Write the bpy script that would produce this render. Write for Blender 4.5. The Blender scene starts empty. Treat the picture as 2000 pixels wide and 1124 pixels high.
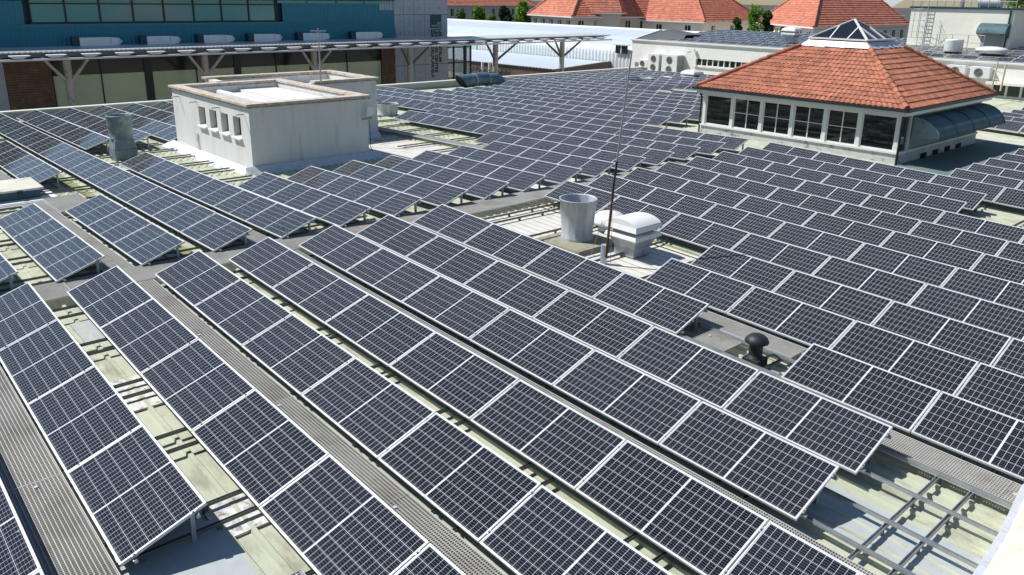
import bpy, bmesh, math, random
from mathutils import Vector, Matrix
R = math.radians
rnd = random.Random(7)
S = bpy.context.scene
COL = S.collection

# ------------------------------------------------------------------ camera
RW = Matrix(((0.66422, -0.23404, 0.70995), (0.74738, 0.18878, -0.63700), (0.01506, 0.95372, 0.30031)))
CAM = Vector((5.314, -10.220, 5.807))
F_PX, CX, CY = 1550.34, 1000.0, 479.9           # measured on the 2000 px wide photograph
cd = bpy.data.cameras.new('camera'); co = bpy.data.objects.new('camera', cd); COL.objects.link(co)
co.matrix_world = Matrix.Translation(CAM) @ RW.to_4x4()
cd.sensor_width = 36; cd.lens = F_PX / 2000 * 36; cd.shift_y = (CY - 562) / 2000
cd.clip_start = 0.1; cd.clip_end = 3000
S.camera = co
# ------------------------------------------------------------------ light
SUN_AZ, SUN_EL = R(35), R(53)                    # direction the light travels (world XY) and height
W = bpy.data.worlds.new('World'); S.world = W; W.use_nodes = True
nt = W.node_tree; bg = nt.nodes['Background']
sky = nt.nodes.new('ShaderNodeTexSky'); sky.sky_type = 'NISHITA'; sky.sun_disc = False
sky.sun_elevation = SUN_EL
sdir = Vector((-math.cos(SUN_AZ), -math.sin(SUN_AZ)))
sky.sun_rotation = math.atan2(sdir.x, sdir.y)
sky.altitude = 100; sky.air_density = 1.2; sky.dust_density = 0.3; sky.ozone_density = 4.0
nt.links.new(sky.outputs[0], bg.inputs[0]); bg.inputs[1].default_value = 0.075
sl = bpy.data.lights.new('sun', 'SUN'); so = bpy.data.objects.new('sun', sl); COL.objects.link(so)
sl.energy = 5.0; sl.angle = R(0.5); sl.color = (1.0, 0.965, 0.91)
tv = Vector((math.cos(SUN_AZ) * math.cos(SUN_EL), math.sin(SUN_AZ) * math.cos(SUN_EL), -math.sin(SUN_EL)))
so.rotation_euler = tv.to_track_quat('-Z', 'Y').to_euler()
S.view_settings.view_transform = 'Standard'; S.view_settings.look = 'None'
S.view_settings.exposure = 0.15; S.view_settings.gamma = 1.0

# ------------------------------------------------------------------ placing helpers
def ray(px, py):
    return (RW @ Vector(((px - CX) / F_PX, -(py - CY) / F_PX, -1))).normalized()
def atz(px, py, z):
    d = ray(px, py); return CAM + d * ((z - CAM.z) / d.z)
def atx(px, py, x):
    d = ray(px, py); return CAM + d * ((x - CAM.x) / d.x)
def aty(px, py, y):
    d = ray(px, py); return CAM + d * ((y - CAM.y) / d.y)
def pix(v):
    q = RW.transposed() @ (Vector(v) - CAM)
    if q.z > -0.2: return (-9999, -9999)
    return (CX + F_PX * q.x / -q.z, CY - F_PX * q.y / -q.z)
SM, SL = -0.0292, 0.0220
def zr(x, y):                                     # height of the panels' low edges above the two roof slopes
    return min(-0.0292 * x - 0.0038 * y, 0.0220 * x - 0.0022 * y + 0.533) if True else 0
def zm(x, y): return -0.0292 * x - 0.0038 * y
def zl(x, y): return 0.0220 * x - 0.0022 * y + 0.533
HR = -0.27                                        # roof sheet below the low edges

# ------------------------------------------------------------------ materials
MAT = {}
def nmat(name):
    m = bpy.data.materials.new(name); m.use_nodes = True
    return m, m.node_tree.nodes, m.node_tree.links, m.node_tree.nodes['Principled BSDF']
def setp(b, base=None, rough=None, metal=None, spec=None, ior=None):
    if base is not None: b.inputs['Base Color'].default_value = (*base, 1)
    if rough is not None: b.inputs['Roughness'].default_value = rough
    if metal is not None: b.inputs['Metallic'].default_value = metal
    if spec is not None: b.inputs['Specular IOR Level'].default_value = spec
def M(name, base, rough=0.6, metal=0.0, var=0.12, scale=3.0, bump=0.0, bscale=40.0, spec=0.4, stain=None, sscale=1.2, samt=0.5, streak=False, det=6, xs=None, cell=None):
    """painted / mineral / metal surface: base colour, soft mottling, optional stains with a shape of their own"""
    if name in MAT: return MAT[name]
    m, N, L, b = nmat(name); setp(b, base, rough, metal, spec)
    tc = N.new('ShaderNodeTexCoord'); 
    mp = N.new('ShaderNodeMapping'); L.new(tc.outputs['Object'], mp.inputs[0])
    if streak: mp.inputs['Scale'].default_value = (1, 1, 0.12)
    if xs: mp.inputs['Scale'].default_value = (xs, 1, 1)
    n1 = N.new('ShaderNodeTexNoise'); n1.inputs['Scale'].default_value = scale; n1.inputs['Detail'].default_value = det
    n1.inputs['Roughness'].default_value = 0.65; L.new(mp.outputs[0], n1.inputs[0])
    mx = N.new('ShaderNodeMix'); mx.data_type = 'RGBA'
    mx.inputs[6].default_value = (*[c * (1 - var * 1.6) for c in base], 1)
    mx.inputs[7].default_value = (*[min(1, c * (1 + var)) for c in base], 1)
    L.new(n1.outputs[0], mx.inputs[0]); last = mx.outputs[2]
    if cell:
        v_ = N.new('ShaderNodeTexVoronoi'); v_.inputs['Scale'].default_value = cell; L.new(tc.outputs['Object'], v_.inputs['Vector'])
        sc_ = N.new('ShaderNodeSeparateColor'); L.new(v_.outputs['Color'], sc_.inputs[0])
        mr = N.new('ShaderNodeMapRange'); mr.inputs[3].default_value = 0.72; mr.inputs[4].default_value = 1.22; L.new(sc_.outputs[0], mr.inputs[0])
        vm = N.new('ShaderNodeVectorMath'); vm.operation = 'SCALE'; L.new(last, vm.inputs[0]); L.new(mr.outputs[0], vm.inputs['Scale']); last = vm.outputs[0]
    if stain:
        n2 = N.new('ShaderNodeTexNoise'); n2.inputs['Scale'].default_value = sscale; n2.inputs['Detail'].default_value = 9
        n2.inputs['Roughness'].default_value = 0.7; L.new(mp.outputs[0], n2.inputs[0])
        cr = N.new('ShaderNodeMapRange'); cr.inputs[1].default_value = 0.62 - samt * 0.2; cr.inputs[2].default_value = 0.72 - samt * 0.1
        cr.inputs[4].default_value = 0.85; L.new(n2.outputs[0], cr.inputs[0])
        m2 = N.new('ShaderNodeMix'); m2.data_type = 'RGBA'; m2.inputs[7].default_value = (*stain, 1)
        L.new(cr.outputs[0], m2.inputs[0]); L.new(last, m2.inputs[6]); last = m2.outputs[2]
    L.new(last, b.inputs['Base Color'])
    rr = N.new('ShaderNodeMapRange'); rr.inputs[3].default_value = max(0.05, rough - 0.1); rr.inputs[4].default_value = min(1, rough + 0.12)
    L.new(n1.outputs[0], rr.inputs[0]); L.new(rr.outputs[0], b.inputs['Roughness'])
    if bump:
        n3 = N.new('ShaderNodeTexNoise'); n3.inputs['Scale'].default_value = bscale; n3.inputs['Detail'].default_value = 5
        L.new(tc.outputs['Object'], n3.inputs[0]); bp = N.new('ShaderNodeBump'); bp.inputs['Strength'].default_value = bump
        bp.inputs['Distance'].default_value = 0.02; L.new(n3.outputs[0], bp.inputs['Height']); L.new(bp.outputs[0], b.inputs['Normal'])
    MAT[name] = m; return m
class NG:                                         # tiny math-node writer
    def __init__(s, m): s.N = m.node_tree.nodes; s.L = m.node_tree.links
    def m(s, op, a, b=None, c=None):
        n = s.N.new('ShaderNodeMath'); n.operation = op
        for i, v in enumerate((a, b, c)):
            if v is None: continue
            if isinstance(v, (int, float)): n.inputs[i].default_value = v
            else: s.L.new(v, n.inputs[i])
        return n.outputs[0]
    def line(s, x, pitch, w, off=0.0):            # 1 where x is within w of a multiple of pitch
        a = s.m('ADD', x, 1000 * pitch + off + w / 2); f = s.m('MODULO', a, pitch); return s.m('LESS_THAN', f, w)
def cell_material():
    m, N, L, b = nmat('solar_cells'); g = NG(m)
    tc = N.new('ShaderNodeTexCoord'); sp = N.new('ShaderNodeSeparateXYZ'); L.new(tc.outputs['UV'], sp.inputs[0])
    x, y = sp.outputs[0], sp.outputs[1]           # metres from the glass centre
    ax = g.m('ABSOLUTE', x); ay = y
    pu, pv = 0.0820, 0.1575
    xx = g.m('SUBTRACT', ax, 0.012)
    gapx = g.line(xx, pu, 0.0036); gapy = g.line(ay, pv, 0.0040)
    bus = g.line(ay, pv / 5, 0.0018, pv / 10)
    mid = g.m('LESS_THAN', ax, 0.010)
    out = g.m('MAXIMUM', g.m('GREATER_THAN', ax, 0.012 + 12 * pu), g.m('GREATER_THAN', g.m('ABSOLUTE', y), 3 * pv))
    white = g.m('MAXIMUM', g.m('MAXIMUM', gapx, gapy), g.m('MAXIMUM', mid, out))
    oi = N.new('ShaderNodeObjectInfo')
    n1 = N.new('ShaderNodeTexNoise'); n1.inputs['Scale'].default_value = 7; L.new(tc.outputs['UV'], n1.inputs[0])
    va = g.m('ADD', g.m('MULTIPLY', oi.outputs['Random'], 0.5), n1.outputs[0])
    c0 = N.new('ShaderNodeMix'); c0.data_type = 'RGBA'; c0.inputs[6].default_value = (0.0045, 0.0045, 0.0065, 1); c0.inputs[7].default_value = (0.006, 0.008, 0.016, 1)
    L.new(va, c0.inputs[0])
    c1 = N.new('ShaderNodeMix'); c1.data_type = 'RGBA'; c1.inputs[7].default_value = (0.30, 0.30, 0.30, 1)
    L.new(bus, c1.inputs[0]); L.new(c0.outputs[2], c1.inputs[6])
    c2 = N.new('ShaderNodeMix'); c2.data_type = 'RGBA'; c2.inputs[7].default_value = (0.62, 0.66, 0.70, 1)
    L.new(white, c2.inputs[0]); L.new(c1.outputs[2], c2.inputs[6])
    # thin film of dust
    nd = N.new('ShaderNodeTexNoise'); nd.inputs['Scale'].default_value = 3.5; nd.inputs['Detail'].default_value = 8
    mv = N.new('ShaderNodeVectorMath'); mv.operation = 'ADD'; L.new(tc.outputs['UV'], mv.inputs[0])
    cb = N.new('ShaderNodeCombineXYZ'); L.new(g.m('MULTIPLY', oi.outputs['Random'], 50), cb.inputs[0]); L.new(cb.outputs[0], mv.inputs[1]); L.new(mv.outputs[0], nd.inputs[0])
    low = g.m('MULTIPLY', g.m('LESS_THAN', y, -0.44), g.m('MULTIPLY', nd.outputs[0], 0.10))
    vo = N.new('ShaderNodeTexVoronoi'); vo.inputs['Scale'].default_value = 2.3; L.new(mv.outputs[0], vo.inputs['Vector'])
    vw = N.new('ShaderNodeSeparateColor'); L.new(vo.outputs['Color'], vw.inputs[0])
    nz = N.new('ShaderNodeTexNoise'); nz.inputs['Scale'].default_value = 60; L.new(mv.outputs[0], nz.inputs[0])
    dd = g.m('ADD', vo.outputs['Distance'], g.m('MULTIPLY', g.m('SUBTRACT', nz.outputs[0], 0.5), 0.05))
    drop = g.m('MULTIPLY', g.m('MULTIPLY', g.m('LESS_THAN', dd, 0.028), g.m('LESS_THAN', vw.outputs[0], 0.10)), 0.75)
    dst = g.m('MULTIPLY', g.m('MULTIPLY', nd.outputs[0], nd.outputs[0]), g.m('MULTIPLY', oi.outputs['Random'], 0.035))
    dm = g.m('MINIMUM', g.m('ADD', g.m('ADD', dst, low), drop), 1.0)
    c3 = N.new('ShaderNodeMix'); c3.data_type = 'RGBA'; c3.inputs[7].default_value = (0.5, 0.48, 0.43, 1)
    L.new(dm, c3.inputs[0]); L.new(c2.outputs[2], c3.inputs[6])
    L.new(c3.outputs[2], b.inputs['Base Color'])
    b.inputs['Roughness'].default_value = 0.5; b.inputs['Specular IOR Level'].default_value = 0.0
    b.inputs['Coat Weight'].default_value = 1.0; b.inputs['Coat Roughness'].default_value = 0.06; b.inputs['Coat IOR'].default_value = 1.5
    MAT['cells'] = m
cell_material()
MAT['grating'] = M('walkway_grating', (0.50, 0.49, 0.46), 0.65, 0.1, 0.22, 1.3, stain=(.34, .32, .29), sscale=1.1, samt=.6)
def glass_dark(name, tint=(0.01, 0.014, 0.018), rough=0.03):
    m, N, L, b = nmat(name); setp(b, tint, rough, 0, 0.6)
    tc = N.new('ShaderNodeTexCoord'); n = N.new('ShaderNodeTexNoise'); n.inputs['Scale'].default_value = 0.8; L.new(tc.outputs['Object'], n.inputs[0])
    bp = N.new('ShaderNodeBump'); bp.inputs['Strength'].default_value = 0.05; bp.inputs['Distance'].default_value = 0.05
    L.new(n.outputs[0], bp.inputs['Height']); L.new(bp.outputs[0], b.inputs['Normal'])
    b.inputs['IOR'].default_value = 1.7
    MAT[name] = m; return m
glass_dark('window_glass'); glass_dark('teal_glass', (0.06, 0.26, 0.28), 0.12)
ALU = M('frame_aluminium', (0.66, 0.67, 0.69), 0.42, 0.25, 0.05, 4)
GALV = M('galvanised_steel', (0.45, 0.48, 0.50), 0.5, 0.45, 0.25, 9, stain=(0.30, 0.33, 0.34), sscale=5, samt=0.6)
GALVB = M('weathered_galvanised_pot', (0.42, 0.46, 0.50), 0.6, 0.2, 0.35, 5, 0.1, 30, stain=(0.62, 0.64, 0.65), sscale=4, samt=0.9, streak=True)
DUCT = M('patinated_green_galvanised', (0.20, 0.265, 0.28), 0.5, 0.3, 0.2, 6, stain=(0.36, 0.42, 0.37), sscale=3, samt=0.5)
STEELD = M('dark_rail', (0.16, 0.17, 0.17), 0.5, 0.4, 0.2, 8)
CREAM = M('cream_roof_paint', (0.50, 0.525, 0.405), 0.55, 0, 0.18, 1.7, 0.05, 20, stain=(0.27, 0.27, 0.20), sscale=3.2, samt=0.62, det=12, xs=.35)
PATCHY = M('peeling_white_roof', (0.70, 0.69, 0.66), 0.7, 0, 0.15, 3, 0.3, 20, stain=(0.10, 0.10, 0.10), sscale=7, samt=0.75, det=10)
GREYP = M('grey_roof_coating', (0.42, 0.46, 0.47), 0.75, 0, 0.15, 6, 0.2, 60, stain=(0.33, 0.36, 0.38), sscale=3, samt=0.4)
WHITER = M('white_membrane', (0.66, 0.64, 0.61), 0.7, 0, 0.12, 1.2, 0.1, 15, stain=(0.50, 0.40, 0.33), sscale=2.5, samt=0.35, det=9)
MOSS = M('mossy_gutter', (0.25, 0.28, 0.12), 0.7, 0, 0.3, 5, stain=(0.09, 0.10, 0.05), sscale=6, samt=0.7)
PLAST = M('shed_plaster', (0.74, 0.735, 0.71), 0.85, 0, 0.10, 2.5, 0.35, 30, stain=(0.55, 0.54, 0.50), sscale=2.6, samt=0.45, streak=True)
CAP = M('lichen_coping', (0.58, 0.56, 0.50), 0.9, 0, 0.25, 8, 0.4, 50, stain=(0.42, 0.22, 0.07), sscale=4, samt=0.75, det=10)
CAPD = M('black_stained_coping', (0.44, 0.43, 0.40), 0.9, 0, 0.35, 9, 0.4, 50, stain=(0.04, 0.04, 0.035), sscale=7, samt=0.8, det=10)
FLASH = M('silver_flashing', (0.68, 0.70, 0.74), 0.45, 0.2, 0.12, 6, 0.5, 18, stain=(0.5, 0.52, 0.55), sscale=5, samt=0.5)
TILE = M('terracotta_tiles', (0.43, 0.165, 0.100), 0.8, 0, 0.25, 2.5, 0.3, 40, stain=(0.22, 0.085, 0.055), sscale=3, samt=0.55, det=12, cell=4.2)
TILEF = M('far_terracotta', (0.54, 0.195, 0.125), 0.8, 0, 0.16, 0.6, stain=(0.46, 0.15, 0.09), sscale=0.35, samt=0.5, cell=2.2)
WPAINT = M('white_paint', (0.76, 0.76, 0.74), 0.5, 0, 0.06, 3)
WDIRTY = M('dirty_white_upstand', (0.60, 0.61, 0.60), 0.8, 0, 0.15, 3, 0.3, 25, stain=(0.10, 0.075, 0.05), sscale=4, samt=0.5, det=10)
PLAS = M('white_plastic', (0.78, 0.78, 0.76), 0.35, 0, 0.05, 4, stain=(0.6, 0.58, 0.54), sscale=3, samt=0.3)
BLACK = M('black_rubbery_paint', (0.022, 0.026, 0.032), 0.5, 0, 0.3, 12)
DARK = M('dark_void', (0.012, 0.012, 0.012), 0.9)
RUST = M('rusty_mast', (0.09, 0.045, 0.03), 0.8, 0.1, 0.35, 12, stain=(0.30, 0.15, 0.08), sscale=8, samt=0.6)
GREYM = M('grey_mast', (0.35, 0.36, 0.38), 0.45, 0.5, 0.1)
BLUEW = M('teal_blue_cladding', (0.022, 0.19, 0.27), 0.45, 0, 0.12, 1.0)
BLUED = M('dark_blue_trim', (0.018, 0.055, 0.085), 0.5, 0, 0.1)
WOOD = M('timber_boards', (0.15, 0.088, 0.06), 0.7, 0, 0.35, 2.2, stain=(0.23, 0.135, 0.09), sscale=1.5, samt=0.7)
CONC = M('grey_concrete', (0.40, 0.43, 0.48), 0.85, 0, 0.14, 1.3, 0.2, 8, stain=(0.33, 0.36, 0.40), sscale=0.9, samt=0.5)
PILLAR = M('canopy_column_concrete', (0.50, 0.44, 0.39), 0.8, 0, 0.2, 2.5, stain=(0.26, 0.22, 0.2), sscale=2, samt=0.5)
CANTOP = M('canopy_sheet', (0.62, 0.66, 0.66), 0.4, 0.2, 0.08, 1)
CANUND = M('canopy_wing_paint', (0.66, 0.65, 0.67), 0.5, 0, 0.05)
CANDK = M('canopy_dark_board', (0.10, 0.125, 0.16), 0.6, 0, 0.1)  # plain dark blue grey for the canopy purlins
PARAP = M('parapet_wall', (0.50, 0.52, 0.47), 0.85, 0, 0.15, 0.9, 0.1, 12, stain=(0.36, 0.40, 0.38), sscale=0.8, samt=0.4)
PARCAP = M('parapet_cap', (0.72, 0.71, 0.66), 0.6, 0, 0.08, 1)
CRWALL = M('cream_plaster', (0.86, 0.84, 0.73), 0.85, 0, 0.10, 0.7, 0.3, 5, stain=(0.74, 0.71, 0.60), sscale=0.6, samt=0.35)
WHWALL = M('white_textured_wall', (0.84, 0.83, 0.79), 0.9, 0, 0.08, 1.2, 0.9, 3, stain=(0.62, 0.60, 0.54), sscale=0.7, samt=0.3)
WHROOF = M('white_corrugated_sheet', (0.68, 0.72, 0.75), 0.5, 0.05, 0.07, 0.7, stain=(0.60, 0.64, 0.68), sscale=0.25, samt=0.5)
BLROOF = M('pale_blue_sheet', (0.50, 0.57, 0.64), 0.5, 0.1, 0.06, 1.5, stain=(0.46, 0.52, 0.58), sscale=0.3, samt=0.5)
GRROOF = M('grey_corrugated_sheet', (0.42, 0.45, 0.47), 0.5, 0.2, 0.08, 0.7)
STUCCO = M('far_house_wall', (0.60, 0.56, 0.48), 0.9, 0, 0.08, 0.3)
SLATE = M('dark_gable_cladding', (0.10, 0.11, 0.12), 0.7, 0, 0.15, 2)
BRIK = M('brown_wall', (0.14, 0.11, 0.09), 0.9, 0, 0.25, 1.5)
ASPH = M('asphalt', (0.075, 0.075, 0.075), 0.95, 0, 0.25, 0.15, stain=(0.11, 0.10, 0.09), sscale=0.05, samt=0.6)
PAVE = M('paving', (0.30, 0.27, 0.24), 0.95, 0, 0.15, 0.4)
def leafmat(name, a, b_):
    m, N, L, b = nmat(name); setp(b, a, 0.6, 0, 0.3)
    oi = N.new('ShaderNodeTexCoord'); n = N.new('ShaderNodeTexNoise'); n.inputs['Scale'].default_value = 0.9; n.inputs['Detail'].default_value = 8
    L.new(oi.outputs['Object'], n.inputs[0]); cr = N.new('ShaderNodeMapRange'); cr.inputs[1].default_value = 0.35; cr.inputs[2].default_value = 0.65
    L.new(n.outputs[0], cr.inputs[0]); mx = N.new('ShaderNodeMix'); mx.data_type = 'RGBA'
    mx.inputs[6].default_value = (*a, 1); mx.inputs[7].default_value = (*b_, 1); L.new(cr.outputs[0], mx.inputs[0]); L.new(mx.outputs[2], b.inputs['Base Color'])
    tr = N.new('ShaderNodeBsdfTranslucent'); L.new(mx.outputs[2], tr.inputs[0]); ms = N.new('ShaderNodeMixShader'); ms.inputs[0].default_value = 0.35
    L.new(b.outputs[0], ms.inputs[1]); L.new(tr.outputs[0], ms.inputs[2]); L.new(ms.outputs[0], N['Material Output'].inputs[0])
    MAT[name] = m; return m
LEAFB = leafmat('bright_leaves', (0.08, 0.19, 0.02), (0.24, 0.40, 0.06))
LEAFD = leafmat('dark_leaves', (0.015, 0.03, 0.012), (0.04, 0.065, 0.025))
LEAFM = leafmat('mid_leaves', (0.04, 0.09, 0.02), (0.11, 0.17, 0.045))
BARK = M('bark', (0.09, 0.07, 0.05), 0.9, 0, 0.3, 8)

# ------------------------------------------------------------------ mesh helpers
class MB:
    def __init__(s): s.v = []; s.f = []; s.mi = []; s.mats = []; s.uv = None; s.sm = []
    def _m(s, m):
        if m not in s.mats: s.mats.append(m)
        return s.mats.index(m)
    def poly(s, pts, m, smooth=False):
        n = len(s.v); s.v += [tuple(p) for p in pts]; s.f.append(tuple(range(n, n + len(pts)))); s.mi.append(s._m(m)); s.sm.append(smooth)
    def mesh(s, vs, fs, m, smooth=False):
        n = len(s.v); s.v += [tuple(p) for p in vs]; k = s._m(m)
        for f in fs: s.f.append(tuple(n + i for i in f)); s.mi.append(k); s.sm.append(smooth)
    def box(s, a, b, m):
        x0, y0, z0 = a; x1, y1, z1 = b
        vs = [(x0, y0, z0), (x1, y0, z0), (x1, y1, z0), (x0, y1, z0), (x0, y0, z1), (x1, y0, z1), (x1, y1, z1), (x0, y1, z1)]
        s.mesh(vs, [(0, 3, 2, 1), (4, 5, 6, 7), (0, 1, 5, 4), (1, 2, 6, 5), (2, 3, 7, 6), (3, 0, 4, 7)], m)
    def hexa(s, bot, top, m):
        s.mesh(list(bot) + list(top), [(0, 3, 2, 1), (4, 5, 6, 7), (0, 1, 5, 4), (1, 2, 6, 5), (2, 3, 7, 6), (3, 0, 4, 7)], m)
    def bar(s, p, q, w, h, m, up=(0, 0, 1)):      # rectangular bar from p to q
        p, q = Vector(p), Vector(q); d = (q - p).normalized(); u = Vector(up)
        if abs(d.dot(u)) > 0.98: u = Vector((0, 1, 0))
        a = d.cross(u).normalized() * w / 2; c = a.normalized().cross(d).normalized() * h / 2
        s.hexa([p - a - c, p + a - c, q + a - c, q - a - c], [p - a + c, p + a + c, q + a + c, q - a + c], m)
    def tube(s, pts, rs, m, n=14, cap=True, smooth=True):
        pts = [Vector(p) for p in pts]
        if isinstance(rs, (int, float)): rs = [rs] * len(pts)
        vs = []; fs = []; prev = None
        for i, p in enumerate(pts):
            d = (pts[min(i + 1, len(pts) - 1)] - pts[max(i - 1, 0)]).normalized()
            if prev is None:
                u = Vector((0, 0, 1)) if abs(d.z) < 0.9 else Vector((1, 0, 0)); a = d.cross(u).normalized()
            else: a = (prev - d * prev.dot(d)).normalized()
            prev = a; b = d.cross(a)
            for k in range(n):
                t = 2 * math.pi * k / n; vs.append(p + (a * math.cos(t) + b * math.sin(t)) * rs[i])
        for i in range(len(pts) - 1):
            for k in range(n): fs.append((i * n + k, i * n + (k + 1) % n, (i + 1) * n + (k + 1) % n, (i + 1) * n + k))
        s.mesh(vs, fs, m, smooth)
        if cap: s.poly(vs[:n][::-1], m); s.poly(vs[-n:], m)
    def lathe(s, c, prof, m, n=40, cap=True, smooth=True):   # prof: (radius, z)
        vs = []; fs = []
        for r, z in prof:
            for k in range(n):
                t = 2 * math.pi * k / n; vs.append((c[0] + r * math.cos(t), c[1] + r * math.sin(t), c[2] + z))
        for i in range(len(prof) - 1):
            for k in range(n): fs.append((i * n + k, i * n + (k + 1) % n, (i + 1) * n + (k + 1) % n, (i + 1) * n + k))
        s.mesh(vs, fs, m, smooth)
    def build(s, name, parent=None, loc=None, bevel=0):
        me = bpy.data.meshes.new(name); me.from_pydata(s.v, [], s.f)
        for m in s.mats: me.materials.append(m)
        me.polygons.foreach_set('material_index', s.mi); me.polygons.foreach_set('use_smooth', s.sm)
        me.update()
        o = bpy.data.objects.new(name, me); COL.objects.link(o)
        if parent: o.parent = parent
        if loc is not None:
            o.location = loc
        if bevel:
            md = o.modifiers.new('bevel', 'BEVEL'); md.width = bevel; md.segments = 2; md.limit_method = 'ANGLE'
        return o
def pieces(b, name, parent):                     # one object per separate piece
    n = len(b.v); par = list(range(n))
    def fd(i):
        while par[i] != i: par[i] = par[par[i]]; i = par[i]
        return i
    for f in b.f:
        for q in f[1:]: par[fd(q)] = fd(f[0])
    comp = {}
    for i in range(n): comp.setdefault(fd(i), []).append(i)
    bb = []
    for r_, ids in comp.items():
        bb.append([[min(b.v[i][k] for i in ids) - .006 for k in range(3)], [max(b.v[i][k] for i in ids) + .006 for k in range(3)], {r_}])
    ch = True
    while ch:
        ch = False
        for i in range(len(bb)):
            for j in range(len(bb) - 1, i, -1):
                if all(bb[i][0][k] <= bb[j][1][k] and bb[j][0][k] <= bb[i][1][k] for k in range(3)):
                    bb[i] = [[min(bb[i][0][k], bb[j][0][k]) for k in range(3)], [max(bb[i][1][k], bb[j][1][k]) for k in range(3)], bb[i][2] | bb[j][2]]; del bb[j]; ch = True
    out = []
    for _, _, rs in bb:
        m = MB(); m.mats = list(b.mats); mp = {}
        for f, mi, sm in zip(b.f, b.mi, b.sm):
            if fd(f[0]) in rs:
                for q in f:
                    if q not in mp: mp[q] = len(m.v); m.v.append(b.v[q])
                m.f.append(tuple(mp[q] for q in f)); m.mi.append(mi); m.sm.append(sm)
        out.append(adopt(m.build(name), parent) if parent.name != 'solar_panel' else m.build(name, parent))
    return out
def tag(o, label=None, cat=None, group=None, kind=None):
    if label: o['label'] = label
    if cat: o['category'] = cat
    if group: o['group'] = group
    if kind: o['kind'] = kind
    return o
def empty(name, loc=(0, 0, 0)):
    o = bpy.data.objects.new(name, None); COL.objects.link(o); o.location = loc; o.empty_display_size = 0.3; return o
def adopt(ch, par):                               # parent a mesh written in world coordinates to a thing
    ch.parent = par; ch.matrix_parent_inverse = Matrix.Translation(par.location).inverted(); return ch
ORD = ['first', 'second', 'third', 'fourth', 'fifth', 'sixth', 'seventh', 'eighth', 'ninth', 'tenth', 'eleventh', 'twelfth', 'thirteenth', 'fourteenth', 'fifteenth', 'sixteenth', 'seventeenth', 'eighteenth', 'nineteenth', 'twentieth']
def ordn(i): return ORD[i] if i < 20 else 'twenty-' + ORD[i - 20]

# ================================================================== SETTING
g = MB(); g.poly([(-1500, -1500, -5), (1500, -1500, -5), (1500, 1500, -5), (-1500, 1500, -5)], ASPH); tag(g.build('ground'), kind='structure')
g = MB(); g.poly([(-100, -60, -4.95), (-43.5, -60, -4.95), (-43.5, 110, -4.95), (-100, 110, -4.95)], PAVE); tag(g.build('pavement'), kind='structure')

# the ribbed roof: two slopes meeting at the cross walkway
XR = -11.15
def rib_sheet(x0, x1, y0, y1, zf, m, pitch=0.26):
    b = MB(); prof = []
    n = int((y1 - y0) / pitch)
    for i in range(n + 1):
        y = y0 + i * pitch
        prof += [(y, 0), (y + pitch * 0.62, 0), (y + pitch * 0.70, 0.042), (y + pitch * 0.90, 0.042)]
    vs = []; fs = []
    for (y, h) in prof:
        vs.append((x0, y, zf(x0, y) + HR + h)); vs.append((x1, y, zf(x1, y) + HR + h))
    for i in range(len(prof) - 1): fs.append((2 * i, 2 * i + 1, 2 * i + 3, 2 * i + 2))
    b.mesh(vs, fs, m); return b
roof = empty('office_building', (0, 0, -5))
tag(roof, 'large flat building below whose cream ribbed metal roof carries the solar rows', 'building')
adopt(rib_sheet(XR, 40, -16, 47.9, zm, CREAM).build('roof'), roof)
adopt(rib_sheet(-41.6, XR, -16, 47.9, zl, CREAM).build('roof'), roof)
b = MB(); b.box((-41.6, -16, -5), (40, 47.95, -1.9), WHWALL); adopt(b.build('wall'), roof)

# parapet along the far eaves
pw = empty('parapet_wall', (-41.9, 10, -1)); tag(pw, 'low grey green parapet with pale capping along the far edge of the roof', 'wall')
b = MB(); b.box((-42.05, -30, -5), (-41.75, 48, -0.24), PARAP); adopt(b.build('wall'), pw)
b = MB(); b.box((-42.10, -30, -0.24), (-41.70, 48, -0.18), PARCAP); adopt(b.build('capping'), pw)

# ------------------------------------------------------------------ solar panels
TILT = R(19.5); PITCH = 2.0635; PL, PW = 2.043, 0.996
def panel_meshes():
    fr = MB(); w = 0.017; d = 0.038
    fr.box((0, 0, -d), (PL, w, 0), ALU); fr.box((0, PW - w, -d), (PL, PW, 0), ALU)
    fr.box((0, w, -d), (w, PW - w, 0), ALU); fr.box((PL - w, w, -d), (PL, PW - w, 0), ALU)
    gl = MB(); gl.box((w, w, -0.012), (PL - w, PW - w, -0.004), MAT['cells'])
    dn = Vector((0, -math.sin(TILT), -math.cos(TILT)))
    lg = []
    for x in (0.16, PL - 0.16):
        l = MB(); p = Vector((x, PW - 0.14, -d)); L_ = (0.26 + (PW - 0.14) * math.sin(TILT) - 0.03)
        l.bar(p, p + dn * L_, 0.045, 0.05, GALV, up=(0, 1, 0)); q = p + dn * L_
        f_ = Vector((0, math.cos(TILT), -math.sin(TILT)))
        l.bar(q - f_ * 0.10, q + f_ * 0.10, 0.05, 0.012, GALV, up=dn)
        l.bar(p + Vector((0, -0.5, 0)) - Vector((0, 0, 0.02)), p - Vector((0, -0.08, 0.02)), 0.035, 0.03, GALV)
        lg.append(l)
    cl = MB()
    for y in (0.16, PW - 0.16):
        cl.box((PL - 0.003, y - 0.035, -0.03), (PL + 0.020, y + 0.035, 0.004), GALV)
        cl.box((PL + 0.004, y - 0.012, 0.004), (PL + 0.018, y + 0.012, 0.014), STEELD)
    rl = MB()
    for y in (0.14, PW - 0.14): rl.box((-0.02, y - 0.02, -d - 0.045), (PL + 0.05, y + 0.02, -d - 0.001), GALV)
    return fr, gl, lg, cl, rl
fr, gl, lg, cl, rl = panel_meshes()
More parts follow.
